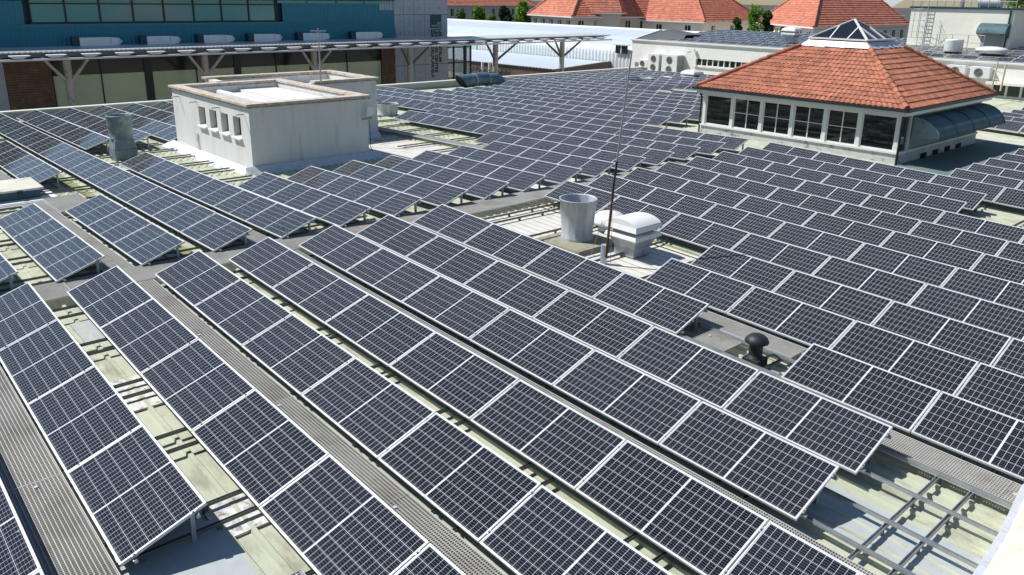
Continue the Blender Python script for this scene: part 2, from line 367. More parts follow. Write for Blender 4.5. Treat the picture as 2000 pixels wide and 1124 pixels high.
def mk_uv(me, x0, y0):
    uv = me.uv_layers.new(name='UVMap')
    for p in me.polygons:
        for li in p.loop_indices:
            c = me.vertices[me.loops[li].vertex_index].co; uv.data[li].uv = (c.x - x0, c.y - y0)
proto = empty('solar_panel')
ofr = fr.build('frame', proto); ogl = gl.build('glass', proto); mk_uv(ogl.data, PL / 2, PW / 2)
olg = [l.build('leg', proto) for l in lg]; ocl = pieces(cl, 'clamp', proto); orl = pieces(rl, 'support_rail', proto)
parts = [ofr, ogl] + olg + ocl + orl
vR = {-1: -10.26, 0: -8.643, 1: -7.126, 2: -5.518, 3: -3.992, 4: -2.364, 5: -.862, 6: .763, 7: 2.30, 8: 3.83, 9: 5.38, 10: 7.0, 11: 8.589}
for i in range(12, 36): vR[i] = 10.17 + 1.578 * (i - 12)
vL = {0: -8.643, 1: -7.101, 2: -5.486, 3: -3.95, 4: -2.328, 5: -.778, 6: .804, 7: 2.37, 8: 3.896, 9: 5.398, 10: 7.0}
for i in range(11, 36): vL[i] = 8.58 + 1.578 * (i - 11)
RR = {-1: [(2, 6)], 0: [(0, 4)], 1: [(0, 7)], 2: [(0, 7)], 3: [(0, 7)], 4: [(0, 6)], 5: [(0, 6)], 6: [(0, 4), (5, 8)], 7: [(3, 8)], 8: [(3, 8)], 9: [(0, 8)], 10: [(0, 8)], 11: [(0, 7)], 12: [(0, 7)], 13: [(0, 7)],
      14: [(0, 4)], 15: [(0, 4)], 16: [(0, 7)], 17: [(3, 7)], 18: [(3, 7)], 19: [(3, 6)], 20: [(3, 6)], 21: [(3, 6)], 22: [(3, 5)]}
for i in range(26, 34): RR[i] = [(1, 5)]
LL = {0: [(-3, 0)], 1: [(-3, 0)], 2: [(-9, -5), (-3, 0)], 3: [(-14, 0)], 4: [(-14, -8), (-6, 0)]}
for i in (5, 6, 7, 8): LL[i] = [(-14, -8), (-3, 0)]
for i in (9, 10, 11): LL[i] = [(-3, 0)]
LL[12] = [(-4, 0)]; LL[13] = [(-8, 0)]; LL[14] = [(-8, 0)]; LL[15] = [(-12, 0)]; LL[16] = [(-14, 0)]; LL[17] = [(-14, -3)]
for i in (18, 19, 20, 21): LL[i] = [(-12, -3)]
LL[22] = [(-11, -3)]; LL[23] = [(-13, -3)]; LL[24] = [(-14, -4)]; LL[25] = [(-14, -9), (-7, -4)]; LL[26] = [(-14, -8), (-5, -2)]; LL[27] = [(-14, -8), (-5, -2)]; LL[28] = [(-14, -6), (-4, -2)]
for i in range(29, 34): LL[i] = [(-14, -2)]
cands = []
def inframe(c, mx=60):
    return any(-mx < p[0] < 2000 + mx and -mx < p[1] < 1124 + mx for p in c)
for side, rows, vv, u0, zf in (('R', RR, vR, -10.72, zm), ('L', LL, vL, -11.62, zl)):
    for i, segs in rows.items():
        cnt = 0
        for si, (a, b_) in enumerate(segs):
            for j in range(a, b_):
                u = u0 + j * PITCH + 0.010; v = vv[i]
                z = zf(u, v); c = [pix((u, v, z)), pix((u + PL, v, z)), pix((u, v + .94, z + .33)), pix((u + PL, v + .94, z + .33))]
                if not inframe(c): continue
                cands.append(((Vector((u + 1, v + .5, z)) - CAM).length, side, i, cnt, u, v, z)); cnt += 1
cands.sort()
NIND = 292
mm = {}
for side, sl_ in (('R', SM), ('L', SL)):
    mm[side] = Matrix.Rotation(-math.atan(sl_), 4, 'Y') @ Matrix.Rotation(TILT, 4, 'X')
first = True
NR = {s: sorted({c[2] for c in cands if c[1] == s}) for s in 'RL'}
jit = random.Random(3)
for k, (d, side, i, cnt, u, v, z) in enumerate(cands[:NIND]):
    if first: root = proto; first = False
    else:
        root = proto.copy(); COL.objects.link(root)
        for ch in parts:
            if d > 26 and ch in orl: continue
            if d > 34 and ch in ocl: continue
            c = ch.copy(); COL.objects.link(c); c.parent = root
    jm = Matrix.Rotation(R(jit.uniform(-.22, .22)), 4, 'X') @ Matrix.Rotation(R(jit.uniform(-.15, .15)), 4, 'Y')
    root.matrix_world = Matrix.Translation((u, v, z)) @ mm[side] @ jm
    rn = NR[side].index(i)
    sd = 'right' if side == 'R' else 'left'
    tag(root, '%s solar panel from left, %s row from camera, %s of the cross walkway' % (ordn(cnt), ordn(rn), sd), 'solar panel',
        'solar panels in the rows %s of the cross walkway' % sd)
# far rows: one object
far = MB(); faruv = []
def add_far(mat4, scale=1.0):
    for src, uvd in ((fr, None), (gl, (PL / 2, PW / 2))):
        n = len(far.v)
        far.v += [tuple(mat4 @ (Vector(p) * scale)) for p in src.v]
        for f, mi in zip(src.f, src.mi):
            far.f.append(tuple(n + q for q in f)); far.mi.append(far._m(src.mats[mi])); far.sm.append(False)
            for q in f: faruv.append((src.v[q][0] - PL / 2, src.v[q][1] - PW / 2))
for (d, side, i, cnt, u, v, z) in cands[NIND:]:
    add_far(Matrix.Translation((u, v, z)) @ mm[side])
# panels on the white building's roof behind
WB_Y, WB_Z = 48.0, 2.05
def wbz(y): return WB_Z + 0.06 + (y - WB_Y) * 0.045
for r_ in range(7):
    y = WB_Y + 0.9 + r_ * 1.75; x = -41.4 - r_ * 0.25
    while x < -6:
        if not (-26.5 < x < -20.5) or True:
            add_far(Matrix.Translation((x, y, wbz(y) + 0.06)) @ Matrix.Rotation(R(11), 4, 'X'))
        x += PITCH
fo = far.build('distant_solar_panels'); uvl = fo.data.uv_layers.new(name='UVMap'); uvl.data.foreach_set('uv', [c for t in faruv for c in t])
tag(fo, 'many small distant solar panels filling the far end of the roof and the white building roof', 'solar panels', kind='stuff')

# ------------------------------------------------------------------ racking rails, walkways, gutters
rk = empty('mounting_frame', (0, 0, 0)); tag(rk, 'steel racking rails crossing under the solar rows right of the cross walkway', 'racking')
rl_ = empty('mounting_frame', (-12, 0, 0)); tag(rl_, 'steel racking rails crossing under the solar rows left of the cross walkway', 'racking')
def chan(p, q, w=0.038, h=0.04, m=GALV):
    b = MB(); p, q = Vector(p), Vector(q); d = (q - p).normalized(); a = d.cross(Vector((0, 0, 1))).normalized()
    b.bar(p - Vector((0, 0, h / 2)), q - Vector((0, 0, h / 2)), w, 0.006, m)
    for s in (-1, 1): b.bar(p + a * s * w / 2, q + a * s * w / 2, 0.006, h, m)
    return b
def feet(b, x, y0, y1, zf, m, step=0.86):
    y = y0
    while y < y1:
        z = zf(x, y) + HR; b.box((x - .02, y - .03, z + 0.0), (x + .02, y + .03, z + 0.10), m); y += step
for k in range(0, 8):
    for off in (0, 0.42):
        x = 2.306 - 1.8 * k + off
        if x < -10.8: continue
        y1 = 19.5 if x > -7 else 19.5
        b = chan((x, -10.2, zm(x, -10.2) - .15), (x, y1, zm(x, y1) - .15), m=(GALV if k == 0 else STEELD)); feet(b, x, -10.1, y1, zm, STEELD); adopt(b.build('rail'), rk)
for x in (4.106, 4.52, 5.9, 6.32):
    b = chan((x, 2.6, zm(x, 2) - .15), (x, 19.5, zm(x, 19.5) - .15), m=GALV); adopt(b.build('rail'), rk)
for y in (-2.13, -1.41, -0.62, 0.14):            # bare rails in the opening at the lower right
    b = chan((0.4, y, zm(.4, y) - .075), (3.4, y, zm(3.4, y) - .075), 0.042, 0.04, GALV); adopt(b.build('rail'), rk)
for y in (0.90, 1.60):
    b = chan((-2.5, y, zm(-2.5, y) - .08), (-.3, y, zm(-.3, y) - .08), 0.05, 0.045, GALV); adopt(b.build('rail'), rk)
for k in range(0, 17):
    for off in (0, 0.42):
        x = -12.6 - 1.8 * k + off
        for (ya, yb) in ((-9.5, 0.6), (7.6, 12.6)):
            if ya > 0 and not (-37 < x < -15): continue
            b = chan((x, ya, zl(x, ya) - .15), (x, yb, zl(x, yb) - .15), m=STEELD); adopt(b.build('rail'), rl_)
            if ya < 0 or True: pass
def strip(name, x0, x1, y0, y1, zf, h, label, cat='walkway', along='x'):
    b = MB(); t = empty(name, ((x0 + x1) / 2, (y0 + y1) / 2, zf((x0 + x1) / 2, y0) + h)); tag(t, label, cat, 'grating walkways between the solar rows')
    pts = [(x0, y0, zf(x0, y0) + h), (x1, y0, zf(x1, y0) + h), (x1, y1, zf(x1, y1) + h), (x0, y1, zf(x0, y1) + h)]
    la, lb = (.034, .046) if along == 'x' else (.046, .034)
    d = .032
    def zz(x, y): return zf(x, y) + h
    x = x0 + .006
    while x < x1:
        w = .004 if along == 'x' else .0048
        b.hexa([(x - w, y0, zz(x, y0) - d), (x + w, y0, zz(x, y0) - d), (x + w, y1, zz(x, y1) - d), (x - w, y1, zz(x, y1) - d)], [(x - w, y0, zz(x, y0)), (x + w, y0, zz(x, y0)), (x + w, y1, zz(x, y1)), (x - w, y1, zz(x, y1))], MAT['grating']); x += la
    y = y0 + .006
    while y < y1:
        w = .0048 if along == 'x' else .004
        b.hexa([(x0, y - w, zz(x0, y) - d - .001), (x1, y - w, zz(x1, y) - d - .001), (x1, y + w, zz(x1, y) - d - .001), (x0, y + w, zz(x0, y) - d - .001)], [(x0, y - w, zz(x0, y) + .0012), (x1, y - w, zz(x1, y) + .0012), (x1, y + w, zz(x1, y) + .0012), (x0, y + w, zz(x0, y) + .0012)], MAT['grating']); y += lb
    o = adopt(b.build('grating'), t)
    e = MB()
    if along == 'x':
        for y in (y0, y1): e.bar((x0, y, zf(x0, y) + h - .02), (x1, y, zf(x1, y) + h - .02), 0.008, 0.045, ALU)
        x = x0 + .01
        while x < x1:
            e.bar((x, y0, zf(x, y0) + h - .004), (x, y1, zf(x, y1) + h - .004), 0.012, 0.02, GALV)
            e.box((x + .10, (y0 + y1) / 2 - .02, zf(x, y0) + h), (x + .14, (y0 + y1) / 2 + .02, zf(x, y0) + h + .012), ALU)
            x += 3.0
    else:
        for x in (x0, x1): e.bar((x, y0, zf(x, y0) + h - .02), (x, y1, zf(x, y1) + h - .02), 0.008, 0.045, ALU)
        y = y0 + .01
        while y < y1:
            e.bar((x0, y, zf(x0, y) + h - .004), (x1, y, zf(x1, y) + h - .004), 0.012, 0.02, GALV); y += 3.0
    adopt(e.build('edge_angle'), t); return t
WALKS = [(-10.7, 3.3, -9.28, -8.66, 'at the lower left edge'), (-10.7, 3.3, -6.13, -5.56, 'between the second and third nearest rows'), (-10.7, 3.3, -2.98, -2.42, 'between the fourth and fifth nearest rows'),
         (0.0, 3.3, 0.13, 0.74, 'above the open steel frame at lower right'), (-2.95, -0.75, 1.74, 2.28, 'behind the black mushroom vent')]
for (x0, x1, y0, y1, t_) in WALKS:
    strip('grating_walkway', x0, x1, y0, y1, zm, -0.085, 'grey perforated walkway strip ' + t_)
for (x0, x1, y0, y1, t_) in [(-19.7, -11.75, -6.13, -5.56, 'beside the skylight'), (-33, -22.7, -6.13, -5.56, 'running on behind the skylight'), (-40, -11.75, -2.98, -2.42, 'along the dark gap in the left rows'), (-35, -15.2, 9.52, 10.02, 'across the open roof beyond the plastered shed')]:
    strip('grating_walkway', x0, x1, y0, y1, zl, -0.085, 'grey perforated walkway strip ' + t_)
strip('grating_walkway', -2.28, -1.62, 0.98, 1.70, zm, -0.09, 'short square piece of grating directly behind the black mushroom vent')
strip('grating_walkway', -20.3, -18.15, -5.50, -4.55, zl, -0.09, 'small square grating panel right of the skylight box')
strip('grating_walkway', -1.35, 0.2, -7.62, -7.18, zm, -0.10, 'short grating piece at the bottom edge of the open roof gap')
strip('grating_walkway', -11.72, -10.78, -13.0, 13.0, lambda x, y: zl(-11.3, y) + .02, -0.075, 'wide grating cross walkway dividing the left and right solar fields', along='y')
for (x0, x1, y, zf, t_) in [(-10.7, 3.3, -4.22, zm, 'between the third and fourth nearest rows'), (-41, -11.8, -4.22, zl, 'along the left rows beneath the skylight row'), (-10.7, 0.6, -1.12, zm, 'beneath the fifth and sixth rows'), (-41, -11.8, -1.05, zl, 'near the galvanised flue'), (-10.7, 12, 5.12, zm, 'behind the white fan unit'), (-10.7, 12, 14.6, zm, 'in the open gap at the right edge')]:
    b = MB(); w = .13
    n_ = 7; vs = []
    for k in range(n_):
        a = math.pi * k / (n_ - 1); vs.append((y - w * math.cos(a), HR + 0.045 - 0.03 + 0.03 * 0 + 0.05 * (1 - math.sin(a)) ))
    P0 = [(x0, q[0], zf(x0, q[0]) + q[1] + .01) for q in vs]; P1 = [(x1, q[0], zf(x1, q[0]) + q[1] + .01) for q in vs]
    b.mesh(P0 + P1, [(k, k + 1, n_ + k + 1, n_ + k) for k in range(n_ - 1)], MOSS, True)
    tag(b.build('roof_gutter'), 'mossy olive green gutter channel ' + t_, 'gutter', 'gutters in the roof sheeting')
# patches on the roof
def patch(x0, x1, y0, y1, zf, m, name, label, h=0.036, cat='roof patch'):
    b = MB(); b.hexa([(x0, y0, zf(x0, y0) + HR + h - .03), (x1, y0, zf(x1, y0) + HR + h - .03), (x1, y1, zf(x1, y1) + HR + h - .03), (x0, y1, zf(x0, y1) + HR + h - .03)],
                     [(x0, y0, zf(x0, y0) + HR + h), (x1, y0, zf(x1, y0) + HR + h), (x1, y1, zf(x1, y1) + HR + h), (x0, y1, zf(x0, y1) + HR + h)], m)
    return tag(b.build(name), label, cat)
patch(0.9, 3.6, -1.95, -0.99, zm, GREYP, 'roof_sheet', 'flat grey coated sheet under the bare rails at lower right')
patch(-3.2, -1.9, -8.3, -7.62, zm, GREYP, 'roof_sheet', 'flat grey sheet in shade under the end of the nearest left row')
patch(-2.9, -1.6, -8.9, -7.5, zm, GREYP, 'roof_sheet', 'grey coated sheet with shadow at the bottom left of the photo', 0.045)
patch(-3.15, -2.45, -7.55, -7.0, zm, PATCHY, 'roof_sheet', 'peeling white sheet with black spots beside the nearest left panel', 0.038)
patch(-7.05, -5.95, -7.5, -6.9, zm, PATCHY, 'roof_sheet', 'peeling white sheet half way up the open roof gap', 0.038)
patch(-9.7, -8.75, -7.35, -6.9, zm, GREYP, 'roof_sheet', 'pale grey sheet near the top of the open roof gap', 0.038)
patch(-10.6, -4.2, 1.75, 5.2, zm, WHITER, 'roof_sheet', 'large white coated roof area around the big galvanised pot', 0.040)
patch(-24.2, -12.2, 5.9, 9.2, zl, WHITER, 'roof_sheet', 'large pale membrane area beyond the plastered shed', 0.040)
patch(-16.6, 4, 29.6, 31.5, zm, WHITER, 'roof_sheet', 'pale roof strip behind the tiled pavilion', 0.03)
b = MB(); b.hexa([(-7.0, 19.0, zm(-7, 19) - .26), (-4.6, 19, zm(-4.6, 19) - .26), (-4.6, 29.4, zm(-4.6, 29) - .26), (-7.0, 29.4, zm(-7, 29) - .26)], [(-7.0, 19.0, zm(-7, 19) - .2), (-4.6, 19, zm(-4.6, 19) - .2), (-4.6, 29.4, zm(-4.6, 29) - .2), (-7.0, 29.4, zm(-7, 29) - .2)], M('shade_toned_green_membrane', (.16, .22, .20), .7, 0, .25, 3, stain=(.08, .10, .09), sscale=3, samt=.5))  # dark green colour paints in the depth of the pavilion's shadow
tag(b.build('roof_sheet'), 'membrane strip right of the pavilion with its shadow deepened in the colour', 'roof patch')

# ------------------------------------------------------------------ plastered shed
sh = empty('plastered_shed', (-23.9, 3.3, -0.2)); tag(sh, 'pale plastered roof shed with small windows and lichen covered coping', 'shed')
x0, x1, y0, y1 = -27.7, -20.55, 1.0, 5.62; zb, zt = -0.6, 2.11
wins = [(-25.05, -24.40), (-24.00, -23.36), (-22.97, -22.34), (-21.91, -21.28)]; wz0, wz1 = 0.94, 1.66
b = MB()
xs = [x0] + [q for w_ in wins for q in w_] + [x1]
for k in range(0, len(xs) - 1):
    if k % 2 == 0: b.box((xs[k], y0, zb), (xs[k + 1], y0 + .3, zt), PLAST)
    else: b.box((xs[k], y0, zb), (xs[k + 1], y0 + .3, wz0), PLAST); b.box((xs[k], y0, wz1), (xs[k + 1], y0 + .3, zt), PLAST)
b.box((x1 - .3, y0 + .3, zb), (x1, y1, zt), PLAST); b.box((x0, y0 + .3, zb), (x0 + .3, y1, zt), PLAST); b.box((x0 + .3, y1 - .3, zb), (x1 - .3, y1, zt), PLAST)
X0, X1, Y1 = -28.9, -24.85, 8.75
b.box((X0, y1 - 2.8, zb), (X0 + .3, Y1, zt + .13), PLAST); b.box((X0 + .3, Y1 - .3, zb), (X1, Y1, zt + .13), PLAST); b.box((X1 - .3, y1 + .002, zb), (X1, Y1 - .3, zt + .13), PLAST)
b.box((X0 + .3, y1 - 2.8, zb), (x0 - .002, y1 - 2.5, zt + .13), PLAST)
adopt(b.build('wall'), sh)
b = MB(); b.box((x0 + .3, y0 + .3, 1.68), (x1 - .3, y1 - .3, 1.80), WHITER); b.box((X0 + .3, y1 + .02, 1.68), (X1 - .3, Y1 - .3, 1.84), WPAINT)
adopt(b.build('roof'), sh)
b = MB(); o_ = 0.10; c_ = 0.09
def cop(bb, xa, ya, xb, yb, z): bb.box((xa, ya, z), (xb, yb, z + c_), CAP); bb.box((xa + .02, ya + .02, z - .05), (xb - .02, yb - .02, z - .002), CAPD)
cop(b, x0 - o_, y0 - o_, x1 + o_, y0 + .34, zt); cop(b, x1 - .34, y0 + .342, x1 + o_, y1 + o_, zt); cop(b, x0 - o_, y0 + .342, x0 + .34, y1 - .35, zt); cop(b, x0 - o_, y1 - .34, x1 - .342, y1 + o_, zt + .001)
cop(b, X0 - o_, y1 - 2.9, X0 + .34, Y1 + o_, zt + .13); cop(b, X0 + .342, Y1 - .34, X1 + o_, Y1 + o_, zt + .13); cop(b, X1 - .34, y1 + .12, X1 + o_, Y1 - .342, zt + .13)
adopt(b.build('coping', bevel=.01), sh)
b = MB(); b.tube([(x0 + .8, 2.6, 1.87), (x1 - 1.3, 2.6, 1.87)], .13, FLASH, 18); adopt(b.build('duct'), sh)
b = MB(); b.box((x0 + .35, 3.6, 1.801), (x1 - 1.6, 5.2, 1.90), WPAINT); adopt(b.build('upstand'), sh)
for i, (a, c) in enumerate(wins):
    f = MB(); f.box((a + .03, y0 + .20, wz0 + .02), (c - .03, y0 + .215, wz1), MAT['window_glass'])
    w_ = adopt(f.build('window'), sh)
    s_ = MB(); s_.hexa([(a - .05, y0 - .10, wz0 - .06), (c + .05, y0 - .10, wz0 - .06), (c + .05, y0 + .2, wz0 - .02), (a - .05, y0 + .2, wz0 - .02)], [(a - .05, y0 - .10, wz0 - .01), (c + .05, y0 - .10, wz0 - .01), (c + .05, y0 + .2, wz0 + .05), (a - .05, y0 + .2, wz0 + .05)], WPAINT)
    so_ = adopt(s_.build('sill'), sh); so_.parent = w_; so_.matrix_parent_inverse = Matrix.Translation(sh.location).inverted()
    w_.matrix_parent_inverse = Matrix.Translation(sh.location).inverted(); so_.matrix_parent_inverse = Matrix.Identity(4)
for xx, zz in ((-26.95, 1.82), (-25.15, 1.80), (-23.05, 1.82), (-20.95, 1.82)):
    p_ = MB(); p_.tube([(xx, y0 + .02, zz), (xx, y0 - .26, zz), (xx, y0 - .29, zz - .03)], .022, GALV, 8); adopt(p_.build('spout'), sh)
p_ = MB(); p_.tube([(-27.4, y0 - .03, -.02), (-25.35, y0 - .03, -.08), (-25.3, y0 - .03, .0), (-25.3, y0 - .03, .55), (-25.36, y0 - .03, .62), (-25.42, y0 - .03, .4), (-25.36, y0 - .03, .2)], .018, PLAST, 8); adopt(p_.build('pipe'), sh)
p_ = MB()
p_.hexa([(x0 - .5, y0 - .55, -.42), (x1 + .05, y0 - .55, -.36), (x1 + .05, y0 - .01, -.36), (x0 - .5, y0 - .01, -.42)], [(x0 - .5, y0 - .5, -.26), (x1 + .02, y0 - .5, -.22), (x1 + .02, y0 - .01, -.02), (x0 - .5, y0 - .01, -.06)], FLASH)
p_.hexa([(x1 + .052, y0 - .3, -.4), (x1 + .4, y0 - .3, -.4), (x1 + .4, y1 + .4, -.4), (x1 + .052, y1 + .4, -.4)], [(x1 + .052, y0 - .3, .08), (x1 + .30, y0 - .3, -.14), (x1 + .30, y1 + .4, -.14), (x1 + .052, y1 + .4, .08)], FLASH)
p_.hexa([(X1 + .002, y1 + .41, -.5), (X1 + .4, y1 + .41, -.5), (X1 + .4, Y1, -.5), (X1 + .002, Y1, -.5)], [(X1 + .002, y1 + .41, .0), (X1 + .25, y1 + .41, -.2), (X1 + .25, Y1, -.2), (X1 + .002, Y1, .0)], FLASH)
pieces(p_, 'base_flashing', sh)
# antenna pole on the shed, second short dark one
an = empty('antenna_pole', (-25.3, 5.75, 1.9)); tag(an, 'thin grey pole antenna with a small crossbar standing on the shed coping', 'antenna')
an.location = atx(627, 163, -24.2); q = an.location.copy()
b = MB(); b.tube([q, q + Vector((0, 0, 2.15))], [.035, .025], GREYM, 10); adopt(b.build('pole'), an)
b = MB(); b.tube([q + Vector((-.1, -.28, 2.05)), q + Vector((.1, .30, 2.05))], .018, GREYM, 8); adopt(b.build('crossbar'), an)
wa = empty('wireless_antenna', (-20.4, 5.2, 1.2)); tag(wa, 'small white square antenna plate with camera on the shed side wall', 'antenna')
cc = atx(717, 232, -20.5)
b = MB(); w0 = atx(716, 210, -20.35); w1 = atx(732, 226, -20.35)
b.box((-20.40, w0.y, min(w0.z, w1.z)), (-20.33, w1.y, max(w0.z, w1.z)), PLAS); adopt(b.build('plate', bevel=.01), wa)
b = MB(); c0 = atx(708, 233, -20.35); c1 = atx(726, 231, -20.35); b.tube([c0, c1], .045, GREYM, 10); b.tube([c1, (-20.55, c1.y, c1.z)], .02, GREYM, 8); adopt(b.build('camera_body'), wa)
b = MB(); e0 = atx(721, 235, -20.52); b.tube([e0, (e0.x, e0.y + .03, e0.z - .7), (e0.x, e0.y + .02, .25), (e0.x, e0.y + .12, 0.05)], .012, BLACK, 6); adopt(b.build('cable'), wa)

# ------------------------------------------------------------------ flues, vents and pots
def pot(x, y, zb, r0, r1, h, name, label, mat=GALVB):
    t = empty(name, (x, y, zb)); tag(t, label, 'flue')
    b = MB(); b.lathe((x, y, zb), [(r0 * 1.04, 0), (r0 * 1.04, .08), (r0, .10), (r0 + (r1 - r0) * .5, h * .5), (r1, h - .02), (r1 + .012, h - .02), (r1 + .012, h), (r1 - .012, h), (r1 - .02, h - .03), (r0 - .02, .1)], mat, 44); adopt(b.build('drum'), t)
    b = MB(); b.lathe((x, y, zb + h * .35), [(0.001, 0), (r0 * .98, 0)], DARK, 32); adopt(b.build('damper'), t)
    return t
zp = zm(-7.7, 3.58) - .2
pt = pot(-7.68, 3.60, zp + .07, .38, .455, 1.02, 'galvanised_flue', 'large open galvanised drum flue with white streaks beside the white fan unit')
pb = empty('flue_plinth', (-7.72, 3.55, zp - .1)); tag(pb, 'weathered square wooden plinth with mossy top under the large drum flue', 'plinth')
TIMB = M('weathered_plinth', (0.34, 0.32, 0.24), .9, 0, .3, 5, .3, 30, stain=(.12, .11, .08), sscale=5, samt=.6)
b = MB(); b.box((-8.32, 2.80, zp - .03), (-6.84, 4.2, zp + .07), TIMB); adopt(b.build('deck', bevel=.008), pb)
b = MB(); b.box((-8.15, 2.95, zp - .17), (-7.0, 4.05, zp - .032), GALV); adopt(b.build('base'), pb)
zq = zm(-6.05, 3.8) - .2
fan = empty('roof_fan', (-6.05, 3.8, zq)); tag(fan, 'white square roof extraction fan with domed hood on a tapered throat', 'roof fan')
cxf, cyf = -6.25, 4.02
def sq(h, z, r=0): return [(cxf - h, cyf - h, zq + z), (cxf + h, cyf - h, zq + z), (cxf + h, cyf + h, zq + z), (cxf - h, cyf + h, zq + z)]
b = MB(); b.hexa(sq(.30, 0), sq(.30, .20), GALV); b.hexa(sq(.30, .201), sq(.40, .42), GALV); pieces(b, 'throat', fan)
b = MB(); b.hexa(sq(.42, .42), sq(.49, .46), PLAS); b.hexa(sq(.49, .461), sq(.46, .55), PLAS); adopt(b.build('tray', bevel=.012), fan)
b = MB(); b.hexa(sq(.34, .551), sq(.34, .68), GREYM); adopt(b.build('fan_housing'), fan)
b = MB(); vs = []; fs = []; n = 12
for i in range(n + 1):
    for j in range(n + 1):
        a, c = -1 + 2 * i / n, -1 + 2 * j / n
        z = .79 + .145 * (1 - abs(a) ** 2.2) ** .8 * (1 - .10 * abs(c) ** 3); vs.append((cxf + a * .455, cyf + c * .455, zq + z))
for i in range(n):
    for j in range(n): fs.append((i * (n + 1) + j, (i + 1) * (n + 1) + j, (i + 1) * (n + 1) + j + 1, i * (n + 1) + j + 1))
b.mesh(vs, fs, PLAS, True)
b.hexa(sq(.49, .66), sq(.455, .7899), PLAS)
for j in (0, n): e_ = [Vector(vs[i * (n + 1) + j]) for i in range(n + 1)]; b.poly(e_ if j else e_[::-1], PLAS)
adopt(b.build('hood', bevel=.01), fan)
wd = empty('dome_vent', (-7.35, 4.95, 0)); tag(wd, 'low white round dome half hidden between the drum flue and the white fan', 'vent')
b = MB(); zd = zm(-7.3, 5) - .2; b.lathe((-7.85, 5.0, zd), [(.42, .18), (.46, .20), (.46, .27), (.40, .38), (.28, .46), (.12, .5), (.001, .51)], PLAS, 36); adopt(b.build('dome'), wd)
b = MB(); b.lathe((-7.85, 5.0, zd), [(.30, 0), (.30, .19)], GALV, 30); adopt(b.build('collar'), wd)
# mast
ms = empty('radio_mast', (-6.05, 3.0, zq)); tag(ms, 'very tall thin rusty radio mast rising in front of the white fan', 'mast')
bx = Vector((-6.18, 2.93, zq)); tp = Vector((-5.93, 3.20, 4.72))
b = MB(); m1 = bx.lerp(tp, .36); m2 = bx.lerp(tp, .50); b.tube([bx + Vector((0.07, 0, .15)), m1], .032, RUST, 10); adopt(b.build('lower_tube'), ms)
b = MB(); b.tube([m1, m2], .024, BLACK, 10); adopt(b.build('joint_tube'), ms)
b = MB(); b.tube([m2, tp], [.024, .018], GREYM, 10); adopt(b.build('upper_tube'), ms)
b = MB(); b.tube([bx - Vector((.0, 0, .1)), bx + Vector((0, 0, .44))], .075, GALVB, 16); adopt(b.build('socket'), ms)
b = MB(); b.tube([m1, bx + Vector((-.25, -.25, .0))], .005, GREYM, 5); b.tube([m1, bx + Vector((.3, -.1, 0))], .005, GREYM, 5); adopt(b.build('guy_wire'), ms)
# black mushroom vent
zv = zm(-1.15, 1.25) - .25
mv_ = empty('mushroom_vent', (-1.15, 1.28, zv)); tag(mv_, 'small black mushroom shaped roof vent in the missing panel gap', 'vent')
c = (-1.16, 1.25, zv)
b = MB(); b.lathe(c, [(.001, .585), (.07, .58), (.135, .555), (.18, .51), (.205, .455), (.20, .44), (.13, .44), (.10, .455)], BLACK, 36); adopt(b.build('cap'), mv_)
b = MB(); b.lathe(c, [(.115, .2), (.115, .45)], BLACK, 28); adopt(b.build('neck'), mv_)
b = MB(); b.box((c[0] - .16, c[1] - .16, zv + .0), (c[0] + .16, c[1] + .16, zv + .16), BLACK); b.lathe(c, [(.15, .16), (.115, .21)], BLACK, 24); adopt(b.build('base', bevel=.015), mv_)
b = MB(); b.hexa([(-1.0, .95, zv), (-.62, .95, zv), (-.62, 1.3, zv), (-1.0, 1.3, zv)], [(-.95, 1.0, zv + .05), (-.66, 1.0, zv + .05), (-.66, 1.25, zv + .05), (-.95, 1.25, zv + .05)], GALV)
tag(b.build('roof_bracket', bevel=.01), 'small metal bracket on the roof beside the black mushroom vent', 'bracket')
# duct in the left field
dx, dy = -26.45, -1.45; zd = zl(dx, dy) - .25
dc = empty('duct_stack', (dx, dy, zd)); tag(dc, 'green grey galvanised duct stack with round top on a square base among left panels', 'flue')
b = MB(); h = .46
def s2(h, z, ox=0): return [(dx - h + ox, dy - h, zd + z), (dx + h + ox, dy - h, zd + z), (dx + h + ox, dy + h, zd + z), (dx - h + ox, dy + h, zd + z)]
b.hexa(s2(.39, 0), s2(.39, .42), DUCT); adopt(b.build('base_box', bevel=.01), dc)
b = MB(); b.hexa(s2(.40, .425), s2(.33, .78), DUCT); adopt(b.build('transition', bevel=.01), dc)
b = MB(); b.lathe((dx, dy, zd), [(.40, .78), (.41, .80), (.40, .83), (.39, .84), (.42, 1.22), (.44, 1.24), (.44, 1.30), (.45, 1.62), (.46, 1.64), (.44, 1.66), (.42, 1.64), (.40, 1.2), (.34, .9)], DUCT, 40); adopt(b.build('round_stack'), dc)
b = MB(); b.lathe((dx, dy, zd + 1.50), [(.001, 0), (.38, 0)], FLASH, 30); adopt(b.build('inner_flap'), dc)
